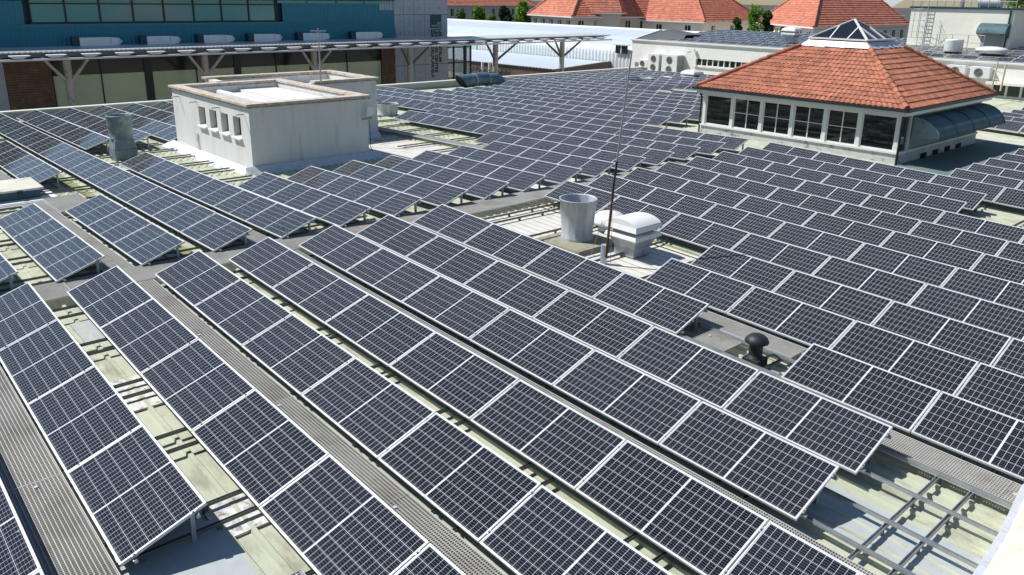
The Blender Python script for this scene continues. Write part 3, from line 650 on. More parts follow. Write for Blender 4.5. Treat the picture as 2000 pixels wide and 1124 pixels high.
# small pots
zs = zl(-30.9, 13.3) - .3
pot(-30.9, 13.2, zs, .50, .58, .70, 'galvanised_flue', 'small round galvanised pot just right of the plastered shed', GALVB)
pl = MB(); pl.box((-31.9, 12.2, zs - .1), (-29.9, 14.2, zs + .04), WPAINT); tag(pl.build('flue_plinth'), 'white slab under the small pot right of the shed', 'plinth')
q = atz(1249, 175, -.72); pot(q.x, q.y, -.72, .85, .95, .85, 'galvanised_flue', 'distant round galvanised pot among the far rows left of the pavilion', GALVB)
for (px, py, rr, hh, lab) in ((1304, 163, .80, .42, 'larger white dome vent on the far roof left of the pavilion'), (1328, 165, .62, .26, 'flat smaller white dome vent touching the larger far dome'), (1936, 104, 1.0, .35, 'white round dome vent on the white building roof at right')):
    zc = -.55 if px < 1900 else 2.55
    q = atz(px, py, zc); t = empty('dome_vent', q); tag(t, lab, 'vent')
    b = MB(); b.lathe(q, [(rr * .8, 0), (rr * .8, hh * .4), (rr, hh * .45), (rr, hh * .7), (rr * .8, hh), (rr * .4, hh * 1.2), (.001, hh * 1.25)], PLAS, 32); adopt(b.build('dome'), t)
def boxvent(q, s, label, zz):
    t = empty('box_vent', (q[0], q[1], zz)); tag(t, label, 'vent'); X, Y = q[0], q[1]
    def r4(h, z): return [(X - h, Y - h, zz + z), (X + h, Y - h, zz + z), (X + h, Y + h, zz + z), (X - h, Y + h, zz + z)]
    b = MB(); b.hexa(r4(.42 * s, 0), r4(.42 * s, .35 * s), GALV); b.hexa(r4(.42 * s, .351 * s), r4(.62 * s, .55 * s), GALV); pieces(b, 'throat', t)
    b = MB(); b.hexa(r4(.68 * s, .551 * s), r4(.68 * s, .72 * s), PLAS); adopt(b.build('tray', bevel=.02), t)
    b = MB(); b.hexa(r4(.45 * s, .721 * s), r4(.45 * s, .86 * s), GREYM); adopt(b.build('housing'), t)
    b = MB(); b.hexa(r4(.70 * s, .861 * s), r4(.66 * s, 1.05 * s), PLAS); b.hexa(r4(.66 * s, 1.051 * s), r4(.38 * s, 1.22 * s), PLAS); adopt(b.build('hood', bevel=.03), t)
boxvent(atz(1350, 166, -.7), .95, 'white box fan on the far roof just left of the pavilion eaves', -.7)
boxvent(atz(1287, 139, -.6), 1.25, 'grey white box fan in front of the white wall cabinets', -.6)
q = atz(1545, 78, 2.7); boxvent(q, .9, 'small grey fan on the white building roof left of the pavilion lantern', 2.6)
# duct elbow lying at the far parapet
de = empty('large_duct', (-40.4, 27, -.5)); tag(de, 'large blue grey cylindrical duct lying beside the far parapet with an open angled end', 'duct')
BLUD = M('duct_blue_grey', (0.10, 0.17, 0.22), .5, .2, .2, 3, stain=(.17, .24, .28), sscale=1.5, samt=.6)
p0, p1, p2, p3 = atx(900, 160, -40.0), atx(925, 157, -40.1), atx(950, 155.5, -40.2), atx(968, 156, -40.2)
ax = (p3 - p0).normalized(); rr = .47
b = MB(); vs = []; n = 26; upv = Vector((0, 0, 1)); sv = ax.cross(upv).normalized()
cuts = [(p0, -.9), (p1, 0), (p2, 0), (p3, 0)]
def ring(c, lean, r): return [c + sv * math.cos(2 * math.pi * k / n) * r + upv * math.sin(2 * math.pi * k / n) * r + ax * lean * math.sin(2 * math.pi * k / n) * r for k in range(n)]
def seg(c0, l0, c1, l1, r):
    v_ = ring(c0, l0, r) + ring(c1, l1, r); b.mesh(v_, [(k, (k + 1) % n, n + (k + 1) % n, n + k) for k in range(n)], BLUD, True)
seg(p0, -.9, p1, 0, rr); seg(p1 + Vector((0, 0, .04)), 0, p2 + Vector((0, 0, .04)), 0, rr * 1.04); seg(p2, 0, p3, 0, rr)
p4 = p3 + ax * .35 - Vector((0, 0, .28)); seg(p3, 0, p4, .8, rr)
adopt(b.build('tube'), de)
for c_2 in (p1, p2):
    b2 = MB(); b2.tube([c_2 - ax * .04, c_2 + ax * .04], rr * 1.09, GALV, 26); adopt(b2.build('flange'), de)
b2 = MB(); b2.poly(ring(p0 + ax * .12, -.9, rr * .97), DARK); adopt(b2.build('opening'), de)
# skylight at far left
sx0, sx1, sy0, sy1 = -22.55, -20.85, -9.2, -5.30; zs = zl(-21, -6.5) - .22
sk = empty('skylight', (-19.6, -6.6, zs)); tag(sk, 'raised skylight box with cream lid and blue grey sides at the left edge', 'skylight')
SKB = M('skylight_side', (0.06, 0.14, 0.19), .6, .2, .2, 4); SKC = M('skylight_lid', (0.70, 0.68, 0.58), .5, 0, .1, 3, stain=(.12, .11, .09), sscale=1.1, samt=.35)
def s3(a, z): return [(sx0 + a, sy0 + a, zs + z), (sx1 - a, sy0 + a, zs + z), (sx1 - a, sy1 - a, zs + z), (sx0 + a, sy1 - a, zs + z)]
b = MB(); b.hexa(s3(-.30, -.02), s3(-.30, .05), WPAINT); adopt(b.build('kerb', bevel=.01), sk)
b = MB(); b.hexa(s3(.10, .051), s3(.10, .30), SKB); adopt(b.build('box'), sk)
b = MB(); b.hexa(s3(.0, .301), s3(.0, .36), SKC); b.hexa(s3(.02, .361), [(sx0 + .6, sy0 + .6, zs + .46), (sx1 - .6, sy0 + .6, zs + .46), (sx1 - .6, sy1 - .6, zs + .46), (sx0 + .6, sy1 - .6, zs + .46)], SKC); adopt(b.build('lid', bevel=.02), sk)
b = MB(); b.box((sx1 + .001, -6.0, zs + .22), (sx1 + .06, -5.88, zs + .33), BLACK); adopt(b.build('latch'), sk)
for s_ in (0.42, .62):
    b = MB(); b.bar((sx1 + s_, sy0 - 1, zs + .02), (sx1 + s_, -5.0, zs + .02), .06, .05, ALU); adopt(b.build('front_rail'), sk)
# curved cream structure at lower right corner
cw = empty('curved_duct_cover', (4.5, -1.5, 0)); tag(cw, 'smooth cream curved cover with metal edge filling the lower right corner', 'roof cover')
CRD = M('cream_dome_paint', (0.66, 0.63, 0.52), .6, 0, .07, 2, stain=(.50, .46, .36), sscale=2.5, samt=.3)
edge = [Vector(p_) for p_ in ((3.66, -3.3, .0), (3.50, -2.6, .0), (3.40, -1.82, .0), (3.33, -0.75, .0), (3.19, .42, .02), (3.2, .75, .02), (3.35, 1.05, .02))]
b = MB(); rows = []
for (off, z) in ((0, -.35), (0, .02), (.04, .06), (.25, .22), (.7, .42), (1.4, .55), (2.4, .6)):
    rows.append([Vector((e.x + off, e.y - off * .05, z + zm(3.4, -1))) for e in edge])
vs = [p_ for r_ in rows for p_ in r_]; n = len(edge)
b.mesh(vs, [(i * n + k, i * n + k + 1, (i + 1) * n + k + 1, (i + 1) * n + k) for i in range(len(rows) - 1) for k in range(n - 1)], CRD, True); adopt(b.build('cover'), cw)
b = MB(); 
for k in range(n - 1): b.bar(rows[2][k] + Vector((-.01, 0, .01)), rows[2][k + 1] + Vector((-.01, 0, .01)), .09, .02, FLASH)
adopt(b.build('edge_strip'), cw)

# ------------------------------------------------------------------ tiled pavilion
pv = empty('roof_pavilion', (-11.5, 24.3, 0)); tag(pv, 'square glazed pavilion with terracotta hipped roof and pyramid glass lantern', 'pavilion')
ax0, ax1, ay0, ay1 = -15.98, -7.12, 20.4, 28.4
b = MB(); b.box((ax0, ay0 - .02, -.7), (ax1, ay1, .36), WDIRTY); adopt(b.build('base_wall'), pv)
b = MB(); b.box((ax0 - .05, ay0 - .08, .30), (ax1 + .05, ay0 + .1, .38), WPAINT); b.box((ax1 - .1, ay0 + .1, .30), (ax1 + .05, ay1, .38), WPAINT); adopt(b.build('sill'), pv)
b = MB(); b.box((ax0 - .02, ay0 - .03, 1.70), (ax1 + .02, ay0 + .15, 1.9), WPAINT); b.box((ax1 - .15, ay0 + .15, 1.70), (ax1 + .02, ay1, 1.9), WPAINT); b.box((ax0, ay0 + .15, 1.70), (ax0 + .15, ay1, 1.9), WPAINT); adopt(b.build('head_beam'), pv)
pxs = [(-15.98, -15.82), (-14.51, -14.37), (-13.07, -12.93), (-11.64, -11.50 + .0), (-10.19, -10.04), (-8.78, -8.63), (-7.29, -7.12)]
b = MB()
for a, c in pxs: b.box((a, ay0 - .03, .381), (c, ay0 + .12, 1.699), WPAINT)
for y in (ay0 + .75, ay1 - .2): b.box((ax1 - .13, y, .381), (ax1 + .01, y + .12, 1.699), WPAINT)
b.box((ax0, ay1 - .15, .381), (ax0 + .15, ay1, 1.699), WPAINT)
pieces(b, 'post', pv)
for k in range(6):
    a, c = pxs[k][1], pxs[k + 1][0]
    w_ = MB(); w_.box((a, ay0 + .05, .382), (c, ay0 + .06, 1.698), MAT['window_glass']); wo = adopt(w_.build('window'), pv)
    f_ = MB()
    for (q0, q1) in (((a, .385), (a + .05, 1.69)), ((c - .05, .385), (c, 1.69)), ((a + .051, .385), (c - .051, .43)), ((a + .051, 1.65), (c - .051, 1.69))): f_.box((q0[0], ay0 + .02, q0[1]), (q1[0], ay0 + .048, q1[1]), WPAINT)
    if 1 <= k <= 4:
        f_.box(((a + c) / 2 - .02, ay0 + .02, .431), ((a + c) / 2 + .02, ay0 + .048, 1.649), WPAINT); f_.box((a + .051, ay0 + .024, 1.04), ((a + c) / 2 - .021, ay0 + .044, 1.065), WPAINT); f_.box(((a + c) / 2 + .021, ay0 + .024, 1.04), (c - .051, ay0 + .044, 1.065), WPAINT)
    fo_ = adopt(f_.build('frame'), pv); fo_.parent = wo; fo_.matrix_parent_inverse = Matrix.Identity(4)
w_ = MB(); w_.box((ax1 - .08, ay0 + .13, .382), (ax1 - .07, ay0 + .74, 1.698), MAT['window_glass']); adopt(w_.build('window'), pv)
# white cloudy cheek panel and bullnose awning on the shaded side
CHK = M('cloudy_awning_sheet', (0.06, 0.14, 0.165), .6, 0, .3, 3, stain=(.03, .05, .07), sscale=1.4, samt=.7)
CHW = M('cloudy_cheek', (0.30, 0.38, 0.39), .6, 0, .2, 3, stain=(.12, .10, .11), sscale=2.5, samt=.5)
b = MB(); b.box((ax1 - .08, ay0 + .87, .382), (ax1 - .06, ay1 - .2, 1.698), CHW); adopt(b.build('side_panel'), pv)
b = MB(); arc = [(ax1 + .02 + 1.05 * math.sin(t), .78 + .85 * math.cos(t)) for t in [i * math.pi / 2 / 10 for i in range(10)]]
ya, yb = ay0 + 1.0, ay1 - .1; vs = []
for (x, z) in arc: vs += [(x, ya, z), (x, yb, z)]
b.mesh(vs, [(2 * i, 2 * i + 1, 2 * i + 3, 2 * i + 2) for i in range(len(arc) - 1)], CHK, True)
vs = []
for (x, z) in arc: vs += [(x - .03, ya, z - .03), (x - .03, yb, z - .03)]
b.mesh(vs, [(2 * i, 2 * i + 1, 2 * i + 3, 2 * i + 2) for i in range(len(arc) - 1)], CHK, True)
aw = adopt(b.build('awning'), pv)
b = MB(); b.poly([(ax1 + .02, ya, .80)] + [(x, ya, z) for x, z in arc[::-1]], CHW); o = adopt(b.build('cheek'), pv); o.parent = aw; o.matrix_parent_inverse = Matrix.Identity(4)
b = MB(); b.poly([(ax1 + .02, yb, .80)] + [(x, yb, z) for x, z in arc], CHW); o = adopt(b.build('cheek'), pv); o.parent = aw; o.matrix_parent_inverse = Matrix.Identity(4)
b = MB()
for y in [ya + .02 + (yb - ya - .04) * k / 4 for k in range(5)]:
    for i in range(len(arc) - 1): b.bar((arc[i][0] + .012, y, arc[i][1] + .012), (arc[i + 1][0] + .012, y, arc[i + 1][1] + .012), .05, .02, BLUED)
b.bar((arc[-1][0], ya, arc[-1][1]), (arc[-1][0], yb, arc[-1][1]), .05, .05, BLACK)
o = adopt(b.build('awning_rib'), pv); o.parent = aw; o.matrix_parent_inverse = Matrix.Identity(4)
b = MB()
for y in (22.6, 23.8, 25.0, 26.2): b.box((ax1 + .001, y, -.12), (ax1 + .02, y + .55, .08), DARK)
pieces(b, 'wall_vent', pv)
# roof
ex0, ex1, ey0, ey1, ez = -16.15, -6.85, 19.98, 28.8, 2.02
rx0, rx1, ry0, ry1, rz_ = -13.1, -9.95, 23.1, 26.3, 3.86
def tiled(A0, A1, B0, B1, ncol, ncrs):           # eave A0->A1, top B0->B1
    A0, A1, B0, B1 = map(Vector, (A0, A1, B0, B1)); nrm = (A1 - A0).cross(B0 - A0).normalized()
    if nrm.z < 0: nrm = -nrm
    b = MB(); sub = 4
    for c in range(ncrs):
        t0, t1 = c / ncrs, (c + 1) / ncrs + .012
        L0, R0, L1, R1 = A0.lerp(B0, t0), A1.lerp(B1, t0), A0.lerp(B0, min(t1, 1)), A1.lerp(B1, min(t1, 1))
        W0 = (A1 - A0).length; w0 = (L0 - A0).dot((A1 - A0).normalized()); w1 = (R0 - A0).dot((A1 - A0).normalized())
        n = max(2, int((w1 - w0) / W0 * ncol * sub)); vs = []
        for i in range(n + 1):
            s = i / n; d = (w0 + (w1 - w0) * s) / W0 * ncol; f = d % 1.0
            hgt = .030 * max(0, math.sin(math.pi * f)) ** .8
            sink = .012 if f < .12 else 0
            p0 = L0.lerp(R0, s); p1 = L1.lerp(R1, s); e = jt.uniform(-.003, .003)
            vs += [p0 + nrm * (.045 + hgt - sink), p1 + nrm * (.012 + hgt - sink), p0 + nrm * (-.01)]
        fs = []
        for i in range(n): fs += [(3 * i, 3 * i + 3, 3 * i + 4, 3 * i + 1), (3 * i + 2, 3 * i + 5, 3 * i + 3, 3 * i)]
        b.mesh(vs, fs, TILE)
    return b
jt = random.Random(5)
E4 = [(ex0, ey0, ez), (ex1, ey0, ez), (ex1, ey1, ez), (ex0, ey1, ez)]; T4 = [(rx0, ry0, rz_), (rx1, ry0, rz_), (rx1, ry1, rz_), (rx0, ry1, rz_)]
rf = None
for k in range(4):
    o = adopt(tiled(E4[k], E4[(k + 1) % 4], T4[k], T4[(k + 1) % 4], 44, 13 if k != 1 else 11).build('roof_slope'), pv)
b = MB()
for k in range(4):
    p_, q_ = Vector(E4[k]) + Vector((0, 0, .05)), Vector(T4[k]) + Vector((0, 0, .05))
    nn = 13
    for i in range(nn):
        a = p_.lerp(q_, i / nn); c = p_.lerp(q_, (i + 1) / nn + .01); b.tube([a + Vector((0, 0, .02)), c], [.115, .10], TILE, 10)
    adopt(b.build('hip_tiles'), pv); b = MB()
b = MB()
for k in range(4):
    p_, q_ = Vector(E4[k]), Vector(E4[(k + 1) % 4]); d = (q_ - p_).normalized(); off = Vector((d.y, -d.x, 0)) * .07
    b.bar(p_ + off - Vector((0, 0, .03)) - d * .1, q_ + off - Vector((0, 0, .03)) + d * .1, .12, .09, BLACK)
pieces(b, 'eaves_gutter', pv)
b = MB()
for k in range(4):
    p_, q_ = Vector(E4[k]), Vector(E4[(k + 1) % 4]); d = (q_ - p_).normalized(); off = Vector((d.y, -d.x, 0)) * -.03
    b.bar(p_ + off - Vector((0, 0, .14)) + d * .05, q_ + off - Vector((0, 0, .14)) - d * .05, .03, .2, WPAINT)
b.box((ex0 + .1, ey0 + .1, ez - .12), (ex1 - .1, ey1 - .1, ez - .10), WPAINT)
pieces(b, 'fascia', pv)
b = MB(); b.tube([(ax1 + .06, ay0 - .12, -.3), (ax1 + .06, ay0 - .12, 1.65), (ax1 + .16, ay0 - .35, 1.92)], .045, BLACK, 10); adopt(b.build('downpipe'), pv)
b = MB(); b.tube([(ax0 - .08, ay0 - .05, -.4), (ax0 - .08, ay0 - .05, 1.6), (ax0 - .1, ay0 - .3, 1.9)], .04, BLACK, 10); adopt(b.build('downpipe'), pv)
lx0, lx1, ly0, ly1, lz = -12.85, -10.25, 23.35, 26.0, 4.17; apx = Vector(((lx0 + lx1) / 2, (ly0 + ly1) / 2, 5.02))
L4 = [(lx0, ly0, lz), (lx1, ly0, lz), (lx1, ly1, lz), (lx0, ly1, lz)]
b = MB()
for k in range(4):
    a, c, d, e = Vector(T4[k]), Vector(T4[(k + 1) % 4]), Vector(L4[(k + 1) % 4]), Vector(L4[k])
    nn = 14
    for i in range(nn):
        s0, s1 = i / nn, (i + 1) / nn; j = Vector((0, 0, .05 + jt.uniform(-.015, .02)))
        b.poly([a.lerp(c, s0) + j * 1.2, a.lerp(c, s1) + j * 1.2, e.lerp(d, s1), e.lerp(d, s0)], FLASH)
adopt(b.build('lead_skirt'), pv)
ln = MB()
for k in range(4):
    a, c = Vector(L4[k]), Vector(L4[(k + 1) % 4]); ln.poly([a + Vector((0, 0, .06)), c + Vector((0, 0, .06)), apx], MAT['window_glass'])
lo = adopt(ln.build('lantern'), pv)
b = MB()
for k in range(4):
    a, c = Vector(L4[k]) + Vector((0, 0, .08)), Vector(L4[(k + 1) % 4]) + Vector((0, 0, .08)); up_ = apx + Vector((0, 0, .03))
    b.bar(a, c, .07, .07, WPAINT); b.bar(a, up_, .08, .05, WPAINT)
    for s in (.36, .66):
        s0 = a.lerp(c, s); t_ = 1 - abs(s - .5) * 2; m_ = a.lerp(c, .5).lerp(up_, 1)
        side_ = a if s < .5 else c; tt = (s if s < .5 else 1 - s) * 2
        b.bar(s0, side_.lerp(up_, tt * .95), .045, .04, WPAINT)
o = adopt(b.build('glazing_bar'), pv); o.parent = lo; o.matrix_parent_inverse = Matrix.Identity(4)

# ------------------------------------------------------------------ blue learning centre building
FX = -57.0
bc = empty('learning_centre', (-57, 15, -5)); tag(bc, 'large teal blue clad building with window band, timber panels and glazed ground floor', 'building')
def corr(y0, y1, z0, z1, x, m, pitch=.3, lean=0.0):
    b = MB(); vs = []; n = int((y1 - y0) / pitch) * 2
    for i in range(n + 1):
        y = y0 + (y1 - y0) * i / n; dx_ = .05 if i % 2 else 0
        vs += [(x + dx_ + lean, y, z0), (x + dx_, y, z1)]
    b.mesh(vs, [(2 * i, 2 * i + 2, 2 * i + 3, 2 * i + 1) for i in range(n)], m); return b
adopt(corr(-14, 31, 1.7, 3.45, FX + .1, BLUEW, .28, .35).build('lower_cladding'), bc)
adopt(corr(-14, 1.95, 3.45, 5.0, FX + .06, BLUEW, .28).build('side_cladding'), bc)
adopt(corr(20.3, 31, 3.45, 5.2, FX + .06, BLUEW, .28).build('side_cladding'), bc)
b = MB(); b.box((FX - 14, -14, 5.2), (FX + .3, 31, 6.4), BLUED); b.box((FX - 14, -14, -5), (FX - .3, 30.8, 5.19), BLUED); pieces(b, 'upper_wall', bc)
ym = [2.35, 4.47, 6.65, 8.86, 11.01, 13.19, 15.32, 17.5, 19.75]
for r_, (za, zb_) in enumerate(((3.62, 4.78), (4.86, 5.15))):
    for k in range(8):
        w_ = MB(); w_.box((FX - .05, ym[k] + .05, za), (FX - .03, ym[k + 1] - .05, zb_), MAT['teal_glass']); adopt(w_.build('window'), bc)
for k in range(8, 12):
    w_ = MB(); w_.box((FX + .10, 19.9 + (k - 8) * 2.7, 4.95), (FX + .12, 22.4 + (k - 8) * 2.7, 5.15), MAT['teal_glass']); adopt(w_.build('window'), bc)
b = MB()
for y in ym: b.box((FX - .06, y - .05, 3.6), (FX + .06, y + .05, 5.16), BLACK)
b.box((FX - .06, 2.2, 3.5), (FX + .08, 19.9, 3.6), BLACK); b.box((FX - .055, 2.2, 4.79), (FX + .055, 19.9, 4.86), BLACK)
pieces(b, 'window_frame', bc)
b = MB(); b.box((FX + .05, 1.6, 3.30), (FX + .16, 20.4, 3.5), BLUEW); adopt(b.build('sill_band'), bc)
# ground floor
b = MB(); b.box((FX - .3, -14, -5), (FX, .28, 1.4), CONC); adopt(b.build('end_wall'), bc)
for (ya, yb) in ((.3, 3.07), (29.6, 32.75)):
    b = MB(); z = -5
    while z < 1.25:
        b.box((FX - .2, ya, z), (FX + .02 + .012 * (int(z * 7) % 2), yb, z + .15), WOOD); z += .17
    adopt(b.build('timber_panel'), bc)
GREENG = M('painted_reflection_glass', (0.50, 0.58, 0.38), .12, 0, .2, .5, stain=(.30, .37, .24), sscale=.25, samt=.6)  # bright greenish reflection painted into the glass colour
DKG = M('dark_upper_glass', (0.022, 0.022, 0.024), .15, 0, .2, 1)
yy = [3.1, 6.22, 9.45, 12.99, 16.24, 19.5, 22.8, 26.1, 29.6]
for k in range(8):
    w_ = MB(); w_.box((FX - .12, yy[k] + .04, .07), (FX - .10, yy[k + 1] - .04, 1.3), DKG); adopt(w_.build('window'), bc)
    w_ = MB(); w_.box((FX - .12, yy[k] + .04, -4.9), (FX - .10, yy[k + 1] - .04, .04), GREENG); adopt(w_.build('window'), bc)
b = MB()
for k, y in enumerate(yy):
    h = .06 if k % 2 == 0 else .20
    b.box((FX - .13, y - (.04 if k not in (2, 4, 6) else .28), -5), (FX - .02, y + (.04 if k not in (2, 4, 6) else .28), 1.4), BLACK)
pieces(b, 'mullion', bc)
# ventilator hoods on the blue wall
hy = [(4.42, 7.75), (8.84, 11.85), (12.95, 15.95), (16.9, 19.9), (21.1, 24.2), (26.05, 29.4)]
HOOD = M('pale_hood_metal', (0.74, 0.80, 0.84), .45, .2, .2, 1.5, stain=(.62, .68, .72), sscale=1, samt=.6)
for i, (a, c) in enumerate(hy):
    t = empty('wall_ventilator', (FX + .5, (a + c) / 2, 2.3)); tag(t, '%s of the six pale pointed ventilator boxes on the blue wall, counted from the left' % ordn(i), 'ventilator', 'ventilator boxes in a row on the blue wall')
    b = MB(); b.box((FX + .42, a + .45, 2.03), (FX + 1.0, c - .9, 2.62), HOOD); adopt(b.build('box', bevel=.02), t)
    b = MB(); b.mesh([(FX + .42, c - .88, 2.03), (FX + 1.0, c - .88, 2.03), (FX + 1.0, c - .88, 2.62), (FX + .42, c - .88, 2.62), (FX + .42, c - .35, 2.1), (FX + 1.0, c - .35, 2.1), (FX + 1.0, c - .35, 2.55), (FX + .42, c - .35, 2.55), (FX + .7, c, 2.3)],
                      [(0, 1, 2, 3), (0, 4, 5, 1), (1, 5, 6, 2), (2, 6, 7, 3), (3, 7, 4, 0), (4, 8, 5), (5, 8, 6), (6, 8, 7), (7, 8, 4)], HOOD); adopt(b.build('nose'), t)
    b = MB(); b.box((FX + .42, a, 2.0), (FX + .98, a + .44, 2.66), BLUED); adopt(b.build('back_box'), t)
# concrete block with the lettering
cb = empty('concrete_tower', (-57, 34, -5)); tag(cb, 'tall bare concrete block with a dark sign square and vertical lettering', 'building')
b = MB(); b.box((FX - 12, 31.0, -5), (FX + .12, 36.95, 7.5), CONC); b.box((FX - .0, 29.5, 4.4), (FX + .10, 30.98, 7.5), CONC)
o = adopt(b.build('wall', bevel=.02), cb)
b = MB()
for z in (3.98, -.5): b.box((FX + .119, 31.0, z), (FX + .123, 36.95, z + .035), DARK)
for y in (32.0, 33.1, 34.3): b.box((FX + .119, y, -5), (FX + .1225, y + .02, 7.4), DARK)
for y in (31.6, 32.55, 33.7, 34.85, 36.0):
    for z in (4.55, 3.4, 2.4, .3, -1.2): b.box((FX + .119, y, z), (FX + .124, y + .07, z + .09), DARK)
adopt(b.build('formwork_marks'), cb)
SIGN = M('sign_blue', (0.018, 0.060, 0.085), .5); LET = M('black_letters', (0.012, 0.012, 0.014), .6); LETW = M('pale_letters', (.45, .55, .58), .6)
b = MB(); b.box((FX + .125, 34.95, 2.82), (FX + .17, 36.20, 4.02), SIGN); adopt(b.build('sign_square'), cb)
def text(body, size, mat, loc, rot, name, parent, wid=None, ext=.015):
    cu = bpy.data.curves.new(name, 'FONT'); cu.body = body; cu.size = size; cu.extrude = ext; cu.materials.append(mat); cu.align_x = 'LEFT'
    cu.offset = size * .025
    tmp = bpy.data.objects.new(name, cu); COL.objects.link(tmp); dg = bpy.context.evaluated_depsgraph_get(); dg.update()
    me = bpy.data.meshes.new_from_object(tmp.evaluated_get(dg)); COL.objects.unlink(tmp); bpy.data.objects.remove(tmp)
    xs = [v_.co.x for v_ in me.vertices]; s = (wid / (max(xs) - min(xs))) if wid else 1
    rm = Matrix.Translation(loc) @ rot @ Matrix.Diagonal((s, 1, 1, 1))
    me.transform(rm); me.materials.clear(); me.materials.append(mat)
    o = bpy.data.objects.new(name, me); COL.objects.link(o); adopt(o, parent); return o
# facade faces +X; reading right is +Y, up is +Z
face = Matrix(((0, 0, 1, 0), (1, 0, 0, 0), (0, 1, 0, 0), (0, 0, 0, 1)))
down = face @ Matrix.Rotation(-math.pi / 2, 4, 'Z')
text('JAN', .24, LETW, (FX + .185, 35.72, 3.18), face, 'lettering', cb); text('MOUTON', .24, LETW, (FX + .185, 35.05, 2.93), face, 'lettering', cb, wid=1.08)
text('LEERSENTRUM', .44, LET, (FX + .135, 35.90, 2.72), down, 'lettering', cb, wid=3.0)
text('LEARNING CENTRE', .44, LET, (FX + .135, 35.46, 2.72), down, 'lettering', cb, wid=3.95)
text('IZIKO LOKUFUNDELA', .44, LET, (FX + .135, 35.02, 2.72), down, 'lettering', cb, wid=4.45)
# canopy on tree columns
cn = empty('canopy', (-53.5, 20, -5)); tag(cn, 'long thin metal canopy on branching columns in front of the blue building', 'canopy')
b = MB(); cx0, cx1 = -56.3, -53.2
def czt(y): return 1.93
b.mesh([(cx0, -22, 2.1), (cx1, -22, 1.95), (cx1, 56.0, 1.90), (cx0, 56.0, 2.02)], [(0, 1, 2, 3)], CANTOP)
b.mesh([(cx0, -22, 2.04), (cx1, -22, 1.89), (cx1, 56.0, 1.84), (cx0, 56.0, 1.96)], [(3, 2, 1, 0)], CANUND)
y = -22
vs = []; n = 520
for i in range(n + 1):
    yy_ = -22 + 78 * i / n; zz = 1.935 + (.02 if i % 2 else -.02); vs += [(cx1 + .02, yy_, zz - .04), (cx1 + .02, yy_, zz + .04)]
b.mesh(vs, [(2 * i, 2 * i + 2, 2 * i + 3, 2 * i + 1) for i in range(n)], CANTOP)
adopt(b.build('roof_sheet'), cn)
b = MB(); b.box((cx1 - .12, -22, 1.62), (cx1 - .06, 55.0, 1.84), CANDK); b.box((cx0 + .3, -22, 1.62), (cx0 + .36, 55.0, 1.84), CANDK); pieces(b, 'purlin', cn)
b = MB(); b.tube([(cx1 + .55, -22, 1.50), (cx1 + .55, 55.6, 1.50)], .075, CANUND, 10); adopt(b.build('edge_pipe'), cn)
for i in range(37):
    y = -20.4 + 2.06 * i
    w_ = MB(); w_.hexa([(cx1 - .3, y, 1.62), (cx1 + .50, y, 1.58), (cx1 + .50, y + .5, 1.58), (cx1 - .3, y + .5, 1.62)], [(cx1 - .3, y - .15, 1.80), (cx1 + .62, y - .30, 1.77), (cx1 + .62, y + .95, 1.77), (cx1 - .3, y + .8, 1.80)], CANUND)
    adopt(w_.build('wing_bracket'), cn)
cols_y = [-5.5, 3.55, 12.75, 21.65, 31.0, 41.0, 50.1]
for i, y in enumerate(cols_y):
    t = empty('canopy_column', (-54.6, y, -5)); tag(t, '%s branching concrete canopy column counted from the left' % ordn(max(0, i - 1)) if i else 'branching canopy column at the far left of the canopy', 'column', 'branching columns under the canopy')
    b = MB(); b.tube([(-54.6, y, -5), (-54.6, y, 1.6)], [.30, .25], PILLAR, 16); adopt(b.build('post'), t)
    br = [(-1.75, -53.5), (1.55, -53.5), (-1.3, -55.9), (1.3, -55.9)] if i == 6 else [(-1.65, -53.6), (1.25 if i < 4 else 1.7, -53.6)]
    zj = -.3
    for (dy_, tx) in br:
        b = MB(); b.tube([(-54.6, y, zj), (tx, y + dy_ * (1.25 if i >= 5 else 1), 1.6)], [.12, .09], PILLAR if i < 4 else STEELD, 10); adopt(b.build('branch'), t)
# glass lobby right of the concrete block
gbx = empty('glass_lobby', (-58, 38.5, -5)); tag(gbx, 'black framed glass lobby beside the concrete block', 'lobby')
b = MB()
ya_, yb_ = 37.0, 40.2
for y in (37.05, 38.0, 39.3, 40.1): b.box((FX - .5, y, -5), (FX - .3, y + (.28 if y == 39.3 else .1), 1.2), BLACK)
for z in (-.55, -2.0, .9): b.box((FX - .45, ya_, z), (FX - .35, yb_, z + .1), BLACK)
b.box((FX - 4.5, ya_, 1.2), (FX - .1, yb_ + .4, 1.35), BLACK); b.box((FX - 4.4, yb_, -5), (FX - 4.2, yb_ + .1, 1.2), BLACK)
adopt(b.build('frame'), gbx)
m, N, L, bb = nmat('clear_pane'); setp(bb, (.55, .70, .66), .05, 0, .5); bb.inputs['Alpha'].default_value = .28; MAT['pane'] = m
b = MB(); b.box((FX - .42, 37.15, -5), (FX - .40, 40.1, 1.2), m); b.box((FX - 4.2, 40.12, -5), (FX - .45, 40.14, 1.2), m); adopt(b.build('pane'), gbx)

